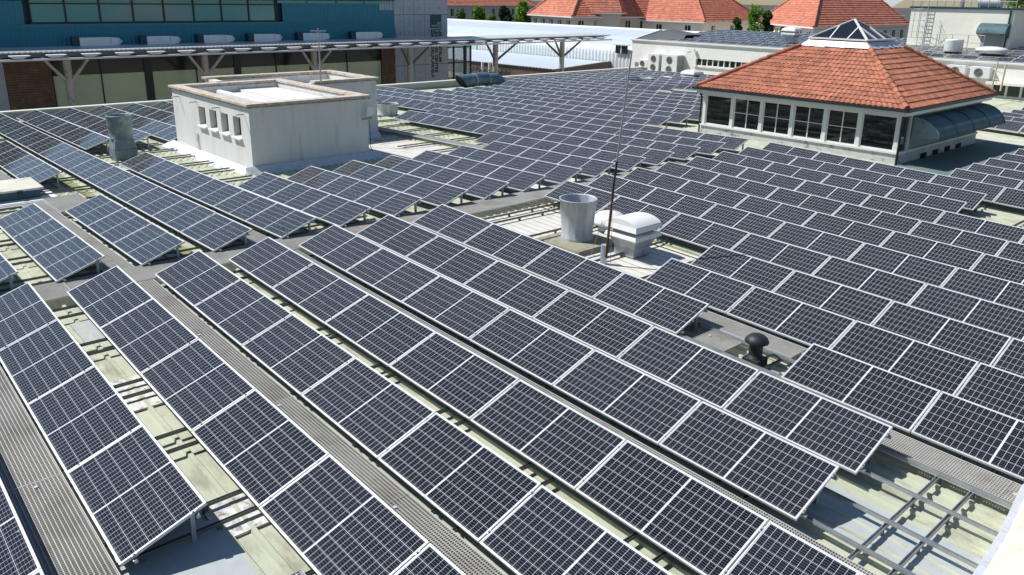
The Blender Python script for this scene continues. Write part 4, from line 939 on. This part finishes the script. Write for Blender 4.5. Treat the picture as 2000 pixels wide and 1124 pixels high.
# ------------------------------------------------------------------ white corrugated warehouse
wh = empty('warehouse', (-75, 66, -5)); tag(wh, 'long white corrugated warehouse with rounded eaves behind the canopy', 'warehouse')
b = MB(); vs = []; x0_, x1_ = -135, -46.5
prof = [(66.8, 2.06), (65.6, 2.0), (63.6, 1.45), (61.8, .55)]
prof2 = [(61.8, .55)] + [(61.8 - 1.0 * math.sin(t), -.45 + 1.0 * math.cos(t)) for t in [math.pi / 2 * k / 5 for k in range(1, 6)]] + [(60.8, -5)]
b.mesh([p for (y, z) in prof for p in ((x0_, y, z), (x1_, y, z))], [(2 * i, 2 * i + 2, 2 * i + 3, 2 * i + 1) for i in range(3)], BLROOF)
b.mesh([p for (y, z) in ((66.8, 2.06), (72, .5), (72, -5)) for p in ((x0_, y, z), (x1_, y, z))], [(2 * i, 2 * i + 1, 2 * i + 3, 2 * i + 2) for i in range(2)], BLROOF)
adopt(b.build('roof'), wh)
b = MB(); n = 330; npf = len(prof2); vs = []
for i in range(n + 1):
    x = x0_ + (x1_ - x0_) * i / n; d = .07 if i % 2 else 0
    for (y, z) in prof2: vs.append((x, y - d, z + d * .6))
b.mesh(vs, [(i * npf + k, i * npf + k + 1, (i + 1) * npf + k + 1, (i + 1) * npf + k) for i in range(n) for k in range(npf - 1)], WHROOF)
b.poly([(x1_, 60.8, -5), (x1_, 72, -5), (x1_, 72, .5), (x1_, 66.8, 2.06), (x1_, 63.6, 1.45), (x1_, 60.8, -.45)], WHROOF)
adopt(b.build('corrugated_side'), wh)
b = MB(); b.tube([(x0_, 66.4, 2.08), (x1_, 66.4, 2.08)], .22, WPAINT, 8); adopt(b.build('ridge_cap'), wh)
q0, q1 = aty(1203, 88, 60.6), aty(1225, 106, 60.6); b = MB(); b.box((q0.x, 60.55, q1.z), (q1.x, 60.65, q0.z), MAT['window_glass']); b.box((q0.x - .3, 60.35, q0.z), (q1.x + .3, 60.7, q0.z + .12), WPAINT); b.box(((q0.x + q1.x) / 2 - .06, 60.5, q1.z), ((q0.x + q1.x) / 2 + .06, 60.549, q0.z), WPAINT); adopt(b.build('window'), wh)
MINT = M('mint_translucent_sheet', (.45, .66, .62), .4)
b = MB(); qa, qb = aty(873, 70, 60.7), aty(931, 70, 60.7); b.box((qa.x - 6, 60.66, -1.6), (qb.x, 60.7, -.2), MINT); adopt(b.build('mint_sheet'), wh)
# low grey lean-to in front
lt = empty('low_annexe', (-72, 57, -5)); tag(lt, 'low annexe with plain pale grey sloping roof below the white warehouse', 'annexe')
b = MB(); b.mesh([(-110, 53.4, -2.25), (-57.5, 54.6, -2.1), (-57.5, 60.6, -1.35), (-110, 60.6, -1.35)], [(0, 1, 2, 3)], BLROOF); adopt(b.build('roof'), lt)
b = MB(); b.hexa([(-110, 53.6, -5), (-57.7, 54.8, -5), (-57.7, 60.5, -5), (-110, 60.5, -5)], [(-110, 53.6, -2.35), (-57.7, 54.8, -2.2), (-57.7, 60.5, -1.45), (-110, 60.5, -1.45)], BRIK); adopt(b.build('wall'), lt)
b = MB(); b.bar((-57.5, 54.6, -2.05), (-57.5, 60.6, -1.3), .25, .12, WPAINT); adopt(b.build('verge'), lt)
b = MB()
for i in range(90): b.box((-108 + i * .56, 53.4 + i * .0128 * 1.0 - .02, -2.2), (-107.94 + i * .56, 53.5 + i * .0128, -2.05), WPAINT)
pieces(b, 'edge_studs', lt)
wl = MB(); pa, pb_ = atz(1088, 139, -1.6), atz(1238, 108, -.9); 
wl.bar(Vector((pa.x, pa.y, -3.2)), Vector((pb_.x, pb_.y, -3.0)), .4, 3.6, BRIK); tag(wl.build('boundary_wall'), 'dark brown garden wall rising towards the white building', 'wall')
for px in (942, 956, 963, 1056):
    q = atz(px, 140, -3.0); b = MB(); b.tube([(q.x, q.y, -5), (q.x, q.y, -1.9)], .14, WPAINT, 10); tag(b.build('bollard_post'), {942: 'white post standing alone left of the pair beyond the parapet', 956: 'left one of the two white posts standing close together', 963: 'right one of the two white posts standing close together', 1056: 'thin single post in front of the grey annexe wall'}[px], 'post')
g = MB(); g.box((-80, 40, -5), (-60.5, 53.2, -3.65), PAVE); tag(g.build('pavement'), kind='structure')
# bicycles in racks
BIKS = [M('bike_white', (.55, .55, .55), .4), M('bike_black', (.03, .03, .03), .4), M('bike_blue', (.05, .09, .14), .4)]
def bike(x, y, rot, m):
    t = empty('bicycle', (x, y, -3.65)); 
    ca, sa = math.cos(rot), math.sin(rot)
    def T(a, z, s=0): return (x + a * ca - s * sa, y + a * sa + s * ca, -3.65 + z)
    for wx in (-.52, .52):
        b = MB(); b.tube([T(wx + .33 * math.cos(k * math.pi / 8), .34 + .33 * math.sin(k * math.pi / 8)) for k in range(17)], .022, BLACK, 6, cap=False); adopt(b.build('wheel'), t)
    b = MB()
    for p_, q_ in (((-.52, .34), (-.12, .30)), ((-.12, .30), (-.2, .85)), ((-.2, .78), (.38, .82)), ((-.12, .3), (.4, .72)), ((-.52, .34), (-.2, .78)), ((.52, .34), (.36, .98))): b.tube([T(*p_), T(*q_)], .02, m, 6)
    adopt(b.build('frame'), t)
    b = MB(); b.tube([T(.36, .98, -.25), T(.36, .98, .25)], .018, BLACK, 6); adopt(b.build('handlebar'), t)
    b = MB(); b.bar(T(-.32, .88), T(-.08, .88), .12, .05, BLACK); adopt(b.build('saddle'), t)
    return t
rb = random.Random(2)
for r_ in range(3):
    for i in range(13):
        f = i / 12
        q = atz(930 + 95 * f, 146 - 7 * r_ - 2 * f, -3.2); t = bike(q.x - .3, q.y, R(35) + rb.uniform(-.1, .1), rb.choice(BIKS))
        tag(t, 'parked bicycle in the crowded racks beyond the far parapet', 'bicycle', 'bicycles parked in racks beyond the parapet')

# ------------------------------------------------------------------ white building behind the roof
wb = empty('white_building', (-27, 52, -5)); tag(wb, 'low white rendered building with a roof full of panels behind the main roof', 'building')
wx0, wx1 = -43.5, 12
win1 = (-36.33, -30.2, .35, .88)
b = MB(); b.box((wx0, WB_Y, -5), (win1[0], WB_Y + .3, WB_Z), WHWALL); b.box((win1[0], WB_Y, -5), (win1[1], WB_Y + .3, win1[2]), WHWALL); b.box((win1[0], WB_Y, win1[3]), (win1[1], WB_Y + .3, WB_Z), WHWALL); b.box((win1[1], WB_Y, -5), (wx1, WB_Y + .3, WB_Z), WHWALL)
b.box((wx0, WB_Y + .3, -5), (wx0 + .3, 62, WB_Z), WHWALL); b.box((wx0 + .3, 61.7, -5), (wx1, 62, WB_Z + .5), WHWALL); adopt(b.build('wall'), wb)
b = MB(); b.mesh([(wx0 + .2, WB_Y + .1, wbz(48)), (wx1, WB_Y + .1, wbz(48)), (wx1, 62, wbz(62)), (wx0 + .2, 62, wbz(62))], [(0, 1, 2, 3)], GREYP); adopt(b.build('roof'), wb)
b = MB(); b.box((wx0 - .1, WB_Y - .12, WB_Z + .001), (wx1, WB_Y + .25, WB_Z + .13), PARCAP); adopt(b.build('eaves_trim', bevel=.02), wb)
w_ = MB(); w_.box((win1[0], WB_Y + .18, win1[2]), (win1[1], WB_Y + .2, win1[3]), MAT['window_glass']); wo = adopt(w_.build('window'), wb)
f_ = MB(); nn = 11
for k in range(nn + 1):
    x = win1[0] + (win1[1] - win1[0]) * k / nn; f_.box((x - .04, WB_Y + .08, win1[2]), (x + .04, WB_Y + .178, win1[3]), WPAINT)
f_.box((win1[0] - .1, WB_Y - .12, win1[2] - .14), (win1[1] + .1, WB_Y + .1, win1[2] - .001), WHWALL); o = adopt(f_.build('frame'), wb); o.parent = wo; o.matrix_parent_inverse = Matrix.Identity(4)
w_ = MB(); w_.box((-13.0, WB_Y - .04, .1), (4, WB_Y - .02, .75), MAT['window_glass']); wo = adopt(w_.build('window'), wb)
f_ = MB()
for k in range(20): x = -13 + k * .85; f_.box((x - .07, WB_Y - .09, .1), (x + .07, WB_Y - .041, .75), WPAINT)
f_.box((-13.3, WB_Y - .5, .80), (5, WB_Y - .001, .98), CRWALL); o = adopt(f_.build('frame'), wb); o.parent = wo; o.matrix_parent_inverse = Matrix.Identity(4)
g_ = MB(); y_ = WB_Y + .05
g_.mesh([(wx0 - .2, WB_Y + .3, WB_Z + .02), (wx0 - .2, 56, WB_Z + 1.15), (wx0 - .2, 61.5, WB_Z + .6), (wx0 - .2, 61.5, WB_Z - .2), (wx0 - .2, WB_Y + .3, WB_Z - .4)], [(0, 1, 2, 3, 4)], SLATE)
# dark gable at the left end rising behind the first panels
ga, gb, gc = atz(1233, 79, WB_Z + .1), aty(1291, 60, 51.0), aty(1340, 69, 50.0)
g_ = MB(); A_ = Vector((wx0 + .1, WB_Y + .35, WB_Z + .12)); B_ = gb; C_ = gc
g_.mesh([A_, Vector((C_.x, A_.y + 1.2, WB_Z + .15)), C_, B_, A_ + Vector((0, 2.5, 0)), B_ + Vector((-1.5, 4, 0)), C_ + Vector((-1, 4, -.1))], [(0, 1, 2, 3), (0, 3, 5, 4), (3, 2, 6, 5)], SLATE)
g_.bar(A_ + Vector((0, 0, .05)), B_ + Vector((0, 0, .05)), .25, .10, WPAINT)
adopt(g_.build('gable'), wb)
def acunit(x0_, x1_, z0, z1, label, fans=1, dep=.45, lou=False):
    t = empty('air_conditioner', ((x0_ + x1_) / 2, WB_Y - .3, z0)); tag(t, label, 'air conditioner')
    b = MB(); b.box((x0_, WB_Y - dep - .05, z0), (x1_, WB_Y - .05, z1), PLAS); adopt(b.build('casing', bevel=.02), t)
    for k in range(fans):
        cx_ = (x0_ + (x1_ - x0_) * .42) if fans == 1 else (x0_ + x1_) / 2; cz = z0 + (z1 - z0) * (.5 if fans == 1 else .27 + .46 * k); r = min(x1_ - x0_, (z1 - z0) / fans) * .36
        b = MB(); vs = [(cx_ + r * math.cos(a * math.pi / 12), WB_Y - dep - .062, cz + r * math.sin(a * math.pi / 12)) for a in range(24)]; b.poly(vs, GREYM)
        for rr_ in (.3, .6, .95): b.tube([(cx_ + r * rr_ * math.cos(a * math.pi / 12), WB_Y - dep - .075, cz + r * rr_ * math.sin(a * math.pi / 12)) for a in range(25)], .012, BLACK, 5, cap=False)
        adopt(b.build('fan_grille'), t)
    if lou:
        b = MB(); z = z0 + .15
        while z < z1 - .15: b.box((x1_ + .001, WB_Y - dep, z), (x1_ + .02, WB_Y - .1, z + .05), BLACK); z += .1
        adopt(b.build('louvre'), t)
    return t
acunit(-42.15, -41.2, -.24, .46, 'small white air conditioner at the left end of the white wall')
acunit(-40.75, -39.55, -.5, 1.08, 'white ventilation cabinet half hidden behind the grey white box fan', 2, .9, True)
acunit(-39.15, -37.5, -.6, 1.12, 'tallest white cabinet with black side louvres against the white wall', 2, 1.0, True)
acunit(-15.75, -14.65, 1.1, 1.85, 'left air conditioner of the pair hung right of the tiled roof')
acunit(-14.35, -13.15, 1.12, 1.85, 'right air conditioner of the pair hung right of the tiled roof')
q = aty(1240, 122, 47.9); b = MB(); b.box((q.x, 47.9, -.45), (q.x + 1.0, 47.97, .15), GREYM); tag(b.build('wall_grille'), 'small grey louvre low on the left of the white wall', 'grille')
sc = empty('security_camera', (-36.4, 47.7, 1.5)); tag(sc, 'small twin security camera bracket on the white wall above the window strip', 'camera')
b = MB(); b.box((-36.5, 47.75, 1.35), (-36.25, 47.99, 1.55), PLAS); adopt(b.build('bracket'), sc)
b = MB(); b.tube([(-36.6, 47.6, 1.5), (-36.85, 47.4, 1.42)], .08, PLAS, 10); b.tube([(-36.2, 47.6, 1.6), (-36.2, 47.35, 1.68)], .08, PLAS, 10); adopt(b.build('camera_head'), sc)
# ladder-like poles by the right units
ld = empty('pipe_frame', (-12, 46.5, 0)); tag(ld, 'rusty pale pipe frame leaning beside the right hand air conditioners', 'frame')
b = MB(); a1, a2 = aty(1938, 168, 46.6), aty(1949, 122, 46.6); c1_, c2_ = aty(1954, 178, 46.4), aty(1965, 126, 46.4)
PIPE = M('pale_pipe', (.62, .52, .36), .6)
b.tube([a1, a2], .05, PIPE, 8); b.tube([c1_, c2_], .06, PIPE, 8); b.tube([a1.lerp(a2, .65), c1_.lerp(c2_, .65)], .03, PIPE, 6); b.tube([a1.lerp(a2, .3), c1_.lerp(c2_, .35)], .03, PIPE, 6); adopt(b.build('pipe'), ld)
# cream plant tower
tw = empty('plant_tower', (-18.6, 58, 2.3)); tag(tw, 'cream square plant room tower with railings and a curved awning', 'tower')
tx0, tx1, ty, tz0, tz1 = -22.25, -15.0, 56.0, 2.2, 5.35
b = MB(); b.box((tx0, ty, tz0), (tx1, ty + 5, tz1), CRWALL); adopt(b.build('wall', bevel=.02), tw)
b = MB(); b.box((tx0 - .12, ty - .12, tz1 + .001), (tx1 + .12, ty + 5.1, tz1 + .13), BLUED); adopt(b.build('roof_slab'), tw)
b = MB(); cxm = (-17.0 - 15.15) / 2; arc = [(ty - .9 * math.sin(t), 3.55 + .85 * math.cos(t)) for t in [i * math.pi / 2 / 8 for i in range(8)]]
vs = []
for (y, z) in arc: vs += [(-17.05, y, z), (-15.1, y, z)]
b.mesh(vs, [(2 * i, 2 * i + 1, 2 * i + 3, 2 * i + 2) for i in range(7)], CHK, True); b.poly([(-17.05, ty, 3.3)] + [(-17.05, y, z) for y, z in arc[::-1]], CRWALL)
b.poly([(-15.1, ty, 3.3)] + [(-15.1, y, z) for y, z in arc], BLUED)
adopt(b.build('awning'), tw)
b = MB(); b.box((-16.9, ty - .02, 2.3), (-15.4, ty - .001, 3.7), M('door_grey', (.38, .40, .38), .6)); adopt(b.build('door'), tw)
b = MB(); b.tube([(-15.25, ty - .08, 2.2), (-15.25, ty - .08, 5.3)], .06, BLUED, 8); adopt(b.build('downpipe'), tw)
def railing(x0_, x1_, y, z0, z1, n, name, label=None, par=None):
    b = MB()
    for i in range(n + 1): x = x0_ + (x1_ - x0_) * i / n; b.tube([(x, y, z0), (x, y, z1)], .025, GALV, 6)
    for z in (z1, (z0 + z1) / 2): b.tube([(x0_, y, z), (x1_, y, z)], .025, GALV, 6)
    if par: return adopt(b.build(name), par)
    return tag(b.build(name), label, 'railing')
railing(tx0, tx1, ty + .05, tz1 + .13, tz1 + 1.0, 12, 'railing', par=tw)
railing(-19.6, -16.3, ty - 1.1, 2.45, 3.55, 3, 'guard_railing', 'thin metal guard railing at the foot of the cream tower')
b = MB()
for x in (tx0 + .9, tx0 + 1.35): b.tube([(x, ty - .3, 2.3), (x, ty - .3, 5.9)], .025, GALV, 6)
for i in range(12): z = 2.5 + i * .28; b.tube([(tx0 + .9, ty - .3, z), (tx0 + 1.35, ty - .3, z)], .02, GALV, 6)
for i in range(6):
    z = 3.2 + i * .42; b.tube([(tx0 + .5 + .0, ty - .35, z), (tx0 + .55, ty - .9, z), (tx0 + 1.1, ty - 1.05, z), (tx0 + 1.65, ty - .9, z), (tx0 + 1.75, ty - .35, z)], .018, GALV, 5)
for x, y in ((tx0 + .5, ty - .5), (tx0 + 1.1, ty - 1.05), (tx0 + 1.7, ty - .5)): b.tube([(x, y, 3.2), (x, y, 5.3)], .018, GALV, 5)
tag(b.build('caged_ladder'), 'caged steel ladder climbing the left side of the cream tower', 'ladder')
tk = empty('water_tank', (-18, 57.5, 5.5)); tag(tk, 'pale cylinder tank on top of the cream tower beside the railings', 'tank')
b = MB(); b.tube([(-17.9, 57.4, 5.95), (-16.4, 57.4, 5.95)], .5, PLAS, 18); adopt(b.build('body'), tk)
fn = MB(); fn.tube([(-19.0, 57, 5.45), (-19.0, 57, 6.1)], .16, GREYM, 10); fn.tube([(-18.5, 56.9, 6.0), (-18.5, 56.9, 7.0)], .06, GREYM, 8)
tag(fn.build('vent_pipe'), 'short grey vent pipes rising from the cream tower roof', 'pipe')
cx_ = MB(); q = atz(1861, 98, 2.6); cx_.lathe((q.x, q.y, 2.5), [(.55, 0), (.6, .1), (.6, .75), (.62, .8), (.001, .85)], PLAS, 24); tag(cx_.build('round_vent'), 'round pale vent drum at the foot of the cream tower', 'vent')

# ------------------------------------------------------------------ terracotta roofed houses
def hip_house(P0, P1, P2, ez, rh, name, label, wallm=STUCCO, over=.6, nwin=0, wz=(-1.6, -.4), inset=None):
    P0, P1, P2 = [Vector((p.x, p.y, ez)) for p in (P0, P1, P2)]; P3 = P0 + (P2 - P1)
    t = empty(name, (P1.x, P1.y, -5)); tag(t, label, 'house', 'terracotta roofed houses in the background')
    a = (P1 - P0); c = (P2 - P1); la, lc = a.length, c.length; ua, uc = a.normalized(), c.normalized()
    run = min(la, lc) / 2 * (.98); I0, I1, I2, I3 = P0 + ua * run + uc * run, P1 - ua * run + uc * run, P2 - ua * run - uc * run, P3 + ua * run - uc * run
    I = [p + Vector((0, 0, rh)) for p in (I0, I1, I2, I3)]; E_ = [P0, P1, P2, P3]
    b = MB()
    for k in range(4):
        A_, B_, C_, D_ = E_[k], E_[(k + 1) % 4], I[(k + 1) % 4], I[k]; nc = 22
        for j in range(nc):
            s0, s1 = j / nc, (j + 1) / nc; up_ = Vector((0, 0, .10))
            b.poly([A_.lerp(D_, s0) + up_, B_.lerp(C_, s0) + up_, B_.lerp(C_, s1), A_.lerp(D_, s1)], TILEF)
            b.poly([A_.lerp(D_, s0), B_.lerp(C_, s0), B_.lerp(C_, s0) + up_, A_.lerp(D_, s0) + up_], TILEF)
    adopt(b.build('roof'), t)
    b = MB()
    for k in range(4): b.bar(E_[k] - Vector((0, 0, .1)), E_[(k + 1) % 4] - Vector((0, 0, .1)), .2, .22, WPAINT)
    pieces(b, 'fascia', t)
    b = MB()
    for k in range(4): b = MB(); b.tube([E_[k] + Vector((0, 0, .1)), I[k] + Vector((0, 0, .1))], .2, TILEF, 6); adopt(b.build('hip_tiles'), t)
    W4 = [P0 + (ua + uc) * over, P1 + (-ua + uc) * over, P2 + (-ua - uc) * over, P3 + (ua - uc) * over]
    b = MB(); b.hexa([Vector((p.x, p.y, -5)) for p in W4], [Vector((p.x, p.y, ez - .02)) for p in W4], wallm); adopt(b.build('wall'), t)
    for (A_, B_, ln, nrm) in ((W4[0], W4[1], la, -uc), (W4[1], W4[2], lc, ua)):
        nw = max(1, int(ln / nwin)) if nwin else 0
        for i in range(nw):
            p = A_.lerp(B_, (i + .5) / nw) + nrm * .03; d = (B_ - A_).normalized() * .55
            w_ = MB(); z0, z1 = ez + wz[0], ez + wz[1]
            w_.hexa([Vector((*(p - d).xy, z0)), Vector((*(p + d).xy, z0)), Vector((*(p + d - nrm * .1).xy, z0)), Vector((*(p - d - nrm * .1).xy, z0))], [Vector((*(p - d).xy, z1)), Vector((*(p + d).xy, z1)), Vector((*(p + d - nrm * .1).xy, z1)), Vector((*(p - d - nrm * .1).xy, z1))], MAT['window_glass'])
            wo = adopt(w_.build('window'), t)
            f_ = MB(); f_.bar(Vector((*(p + nrm * .05).xy, z0)), Vector((*(p + nrm * .05).xy, z1)), .10, .06, WPAINT); f_.bar(Vector((*(p - d * 1.2 + nrm * .1).xy, z0 - .08)), Vector((*(p + d * 1.2 + nrm * .1).xy, z0 - .08)), .2, .14, WPAINT)
            o = adopt(f_.build('frame'), t); o.parent = wo; o.matrix_parent_inverse = Matrix.Identity(4)
    return t
a0, a1 = atz(850, 10.5, 2.5), atz(1052, 11.5, 2.5); dd = (a1 - a0).normalized(); nn_ = Vector((-dd.y, dd.x, 0))
hip_house(a0, a1, a1 + nn_ * 26, 2.5, 9, 'terracotta_house', 'long pale house with a terracotta roof and many small windows at upper left centre', nwin=4.2, wz=(-3.4, -1.1))
a0, a1 = atz(1030, 28, 2.5), atz(1117, 33, 2.5); dd = (a1 - a0).normalized(); nn_ = Vector((-dd.y, dd.x, 0)); a2 = a1 + nn_ * 34
hip_house(a0, a1, a2, 2.5, 8, 'terracotta_house', 'terracotta hipped house directly left of the dark tree', nwin=3.2, wz=(-2.2, -.7))
a0, a1, a2 = atz(1200, 37, 2.0), atz(1376, 43.5, 2.0), atz(1492, 41, 2.0)
hip_house(a0, a1, a2, 2.0, 7.5, 'terracotta_house', 'wide terracotta hipped house in the upper middle above the solar covered white building', wallm=CRWALL, nwin=5.5, wz=(-2.0, -.7))
a0, a1, a2 = atz(1478, 44, 2.0), atz(1589, 54, 2.0), atz(1778, 49, 2.0)
hip_house(a0, a1, a2, 2.0, 7.5, 'terracotta_house', 'large terracotta hipped house directly behind the pavilion lantern', wallm=CRWALL, nwin=3.2, wz=(-2.2, -.8))
a1 = atz(1210, 22, 3.0); 
a0, a1 = atz(1120, 24, 3.2), atz(1215, 26, 3.2); dd = (a1 - a0).normalized(); nn_ = Vector((-dd.y, dd.x, 0))
hip_house(a0, a1, a1 + nn_ * 26, 3.2, 9, 'terracotta_house', 'terracotta roof seen between and above the garden trees')
a0, a1 = aty(1970, 100, 62), aty(2120, 105, 62); a0.z = a1.z = 2.6
hip_house(a0, a1, a1 + Vector((0, 20, 0)), 2.6, 4.5, 'terracotta_house', 'orange tiled roof cut off at the right edge beside the cream tower')
gr = MB(); q0 = atz(1715, 30, 3.5); q1 = atz(1990, 20, 3.5)
gr.mesh([(q0.x, q0.y, -5), (q1.x + 30, q0.y + 5, -5), (q1.x + 30, q0.y + 5, 3.5), (q0.x, q0.y, 3.5), (q0.x, q0.y + 20, 9), (q1.x + 30, q0.y + 25, 9)], [(0, 1, 2, 3), (3, 2, 5, 4)], GRROOF)
tag(gr.build('grey_hall'), 'grey metal roofed hall at the top right behind the tower', 'building')
# dish on the roof of the house
q = atz(1762, 33, 4.0); b = MB(); b.lathe(q, [(.001, 0), (.25, .05), (.42, .16)], WPAINT, 20); b.tube([q, q - Vector((0, 0, .8))], .04, GREYM, 6); tag(b.build('satellite_dish'), 'small white satellite dish on the terracotta roof left of the tower', 'dish')

# ------------------------------------------------------------------ trees
def tree(px, pyb, pyt, wpx, mat, label, z0=0.0, base=-5, nleaf=2600, seed=1, tall=1.0, name='tree', leaf=.30, dens=9):
    r = random.Random(seed); q = atz(px, pyb, z0); D = (q - CAM).length; rad = wpx / F_PX * D / 2
    lo, hi = -20, 60
    for _ in range(40):
        m_ = (lo + hi) / 2
        if pix((q.x, q.y, m_))[1] > pyt: lo = m_
        else: hi = m_
    top = lo; t = empty(name, (q.x, q.y, base)); tag(t, label, 'tree')
    cb_ = max(base + (top - base) * .22, base + .3)
    b = MB(); H = top - base
    b.tube([(q.x, q.y, base), (q.x + .1, q.y, base + H * .3), (q.x - .1, q.y + .1, base + H * .62), (q.x, q.y, base + H * .85)], [.28, .2, .12, .04], BARK, 8)
    lobes = []
    for k in range(dens):
        a = r.uniform(0, 6.28); zz = cb_ + (top - cb_) * (k + .6) / dens; f = 1 - abs((zz - cb_) / (top - cb_) * 1.5 - .55) ; rr_ = rad * max(.25, min(1, f)) * r.uniform(.35, .8)
        c = Vector((q.x + math.cos(a) * rr_, q.y + math.sin(a) * rr_, zz)); lobes.append((c, rad * r.uniform(.32, .55)))
        b.tube([(q.x, q.y, base + H * r.uniform(.25, .55)), c.lerp(Vector((q.x, q.y, zz)), .5) , c], [.09, .06, .02], BARK, 6)
    lobes.append((Vector((q.x, q.y, top - rad * .35)), rad * .38))
    adopt(b.build('trunk'), t)
    c_ = MB(); vs = []; fs = []; per = nleaf // len(lobes)
    for (c, R_) in lobes:
        for i in range(per):
            d = Vector((r.gauss(0, 1), r.gauss(0, 1), r.gauss(0, .85))).normalized() * R_ * r.uniform(.45, 1.15) ** .6
            if r.random() < .12: d *= 1.25
            p = c + d; s = leaf * r.uniform(.6, 1.4); n_ = Vector((r.gauss(0, 1), r.gauss(0, 1), r.gauss(.6, 1))).normalized()
            u = n_.cross(Vector((r.random(), r.random(), r.random()))).normalized() * s * .5; w = n_.cross(u).normalized() * s * .32
            k = len(vs); vs += [p - u, p + w, p + u, p - w]; fs.append((k, k + 1, k + 2, k + 3))
    c_.mesh(vs, fs, mat); adopt(c_.build('crown'), t); return t
TR = [(935, 46, 20, 34, LEAFB, 'small bright green tree in front of the long pale house', 11), (985, 46, 22, 40, LEAFD, 'dark bushy tree right of the small bright tree before the long pale house', 12),
      (1022, 50, 9, 42, LEAFB, 'tall loose bright green tree with bare branches left of the hipped house', 13), (1102, 54, 34, 38, LEAFB, 'low bright green bush tree under the hipped house eave', 14),
      (1131, 56, 3, 44, LEAFD, 'dark evergreen tree at the corner of the hipped house', 15), (1168, 58, 2, 54, LEAFB, 'large bright green tree in the middle of the garden group', 16),
      (1195, 58, 14, 40, LEAFB, 'second bright green tree leaning against the dark olive tree', 17), (1213, 48, 0, 46, LEAFM, 'olive green tree behind the bright pair left of the wide hipped house', 18),
      (1060, 12, -14, 50, LEAFM, 'distant green tree between two terracotta roofs at the top', 19), (960, 50, 34, 26, LEAFB, 'low bright shrub tree between the small bright tree and the dark bushy one', 31)]
TR += [(900, 52, 30, 30, LEAFM, 'mid green tree at the far left end of the pale house', 51), (1080, 52, 18, 40, LEAFB, 'bright tree beneath the left eave of the hipped house', 52), (1145, 30, -6, 60, LEAFM, 'olive crown rising above the dark evergreen', 53),
       (1240, 40, -4, 46, LEAFD, 'dark tree touching the left eave of the wide hipped house', 54), (1180, 30, -8, 50, LEAFB, 'tall bright crown at the top edge behind the garden group', 55)]
for (px, pb_, pt_, w, m, lab, sd) in TR: tree(px, pb_, pt_, w, m, lab, z0=-1.0 if pb_ > 20 else 6, seed=sd, leaf=.6, nleaf=4200, dens=12)
for (px, pb_, pt_, w, m, lab, sd) in [(1438, 66, 38, 30, LEAFM, 'leftmost leafy tree behind the white building roof', 21), (1470, 68, 18, 44, LEAFB, 'tallest leafy tree in front of the terracotta houses', 22), (1497, 68, 26, 34, LEAFM, 'leafy tree right of the tallest one before the terracotta house', 23), (1528, 68, 54, 20, LEAFB, 'small round bush left of the roof fan on the white building', 24)]:
    tree(px, pb_, pt_, w, m, lab, z0=1.6, seed=sd, leaf=.34, nleaf=2600)
tree(1212, 122, 88, 44, LEAFM, 'loose yellow green shrub against the white building corner', z0=-1.6, seed=25, leaf=.16, nleaf=1500, name='shrub')
tree(1985, 14, -20, 70, LEAFB, 'bright green trees behind the tower at the upper right corner', z0=5, seed=26, leaf=.6)
for i, (px, py) in enumerate([(932, 128), (905, 140)]): tree(px, py, py - 14, 30, LEAFM, ['small shrub seen beyond the glass lobby on its right', 'small shrub seen through the glass lobby'][i], z0=-3.8, seed=40 + i, leaf=.2, nleaf=900, name='shrub', dens=5)
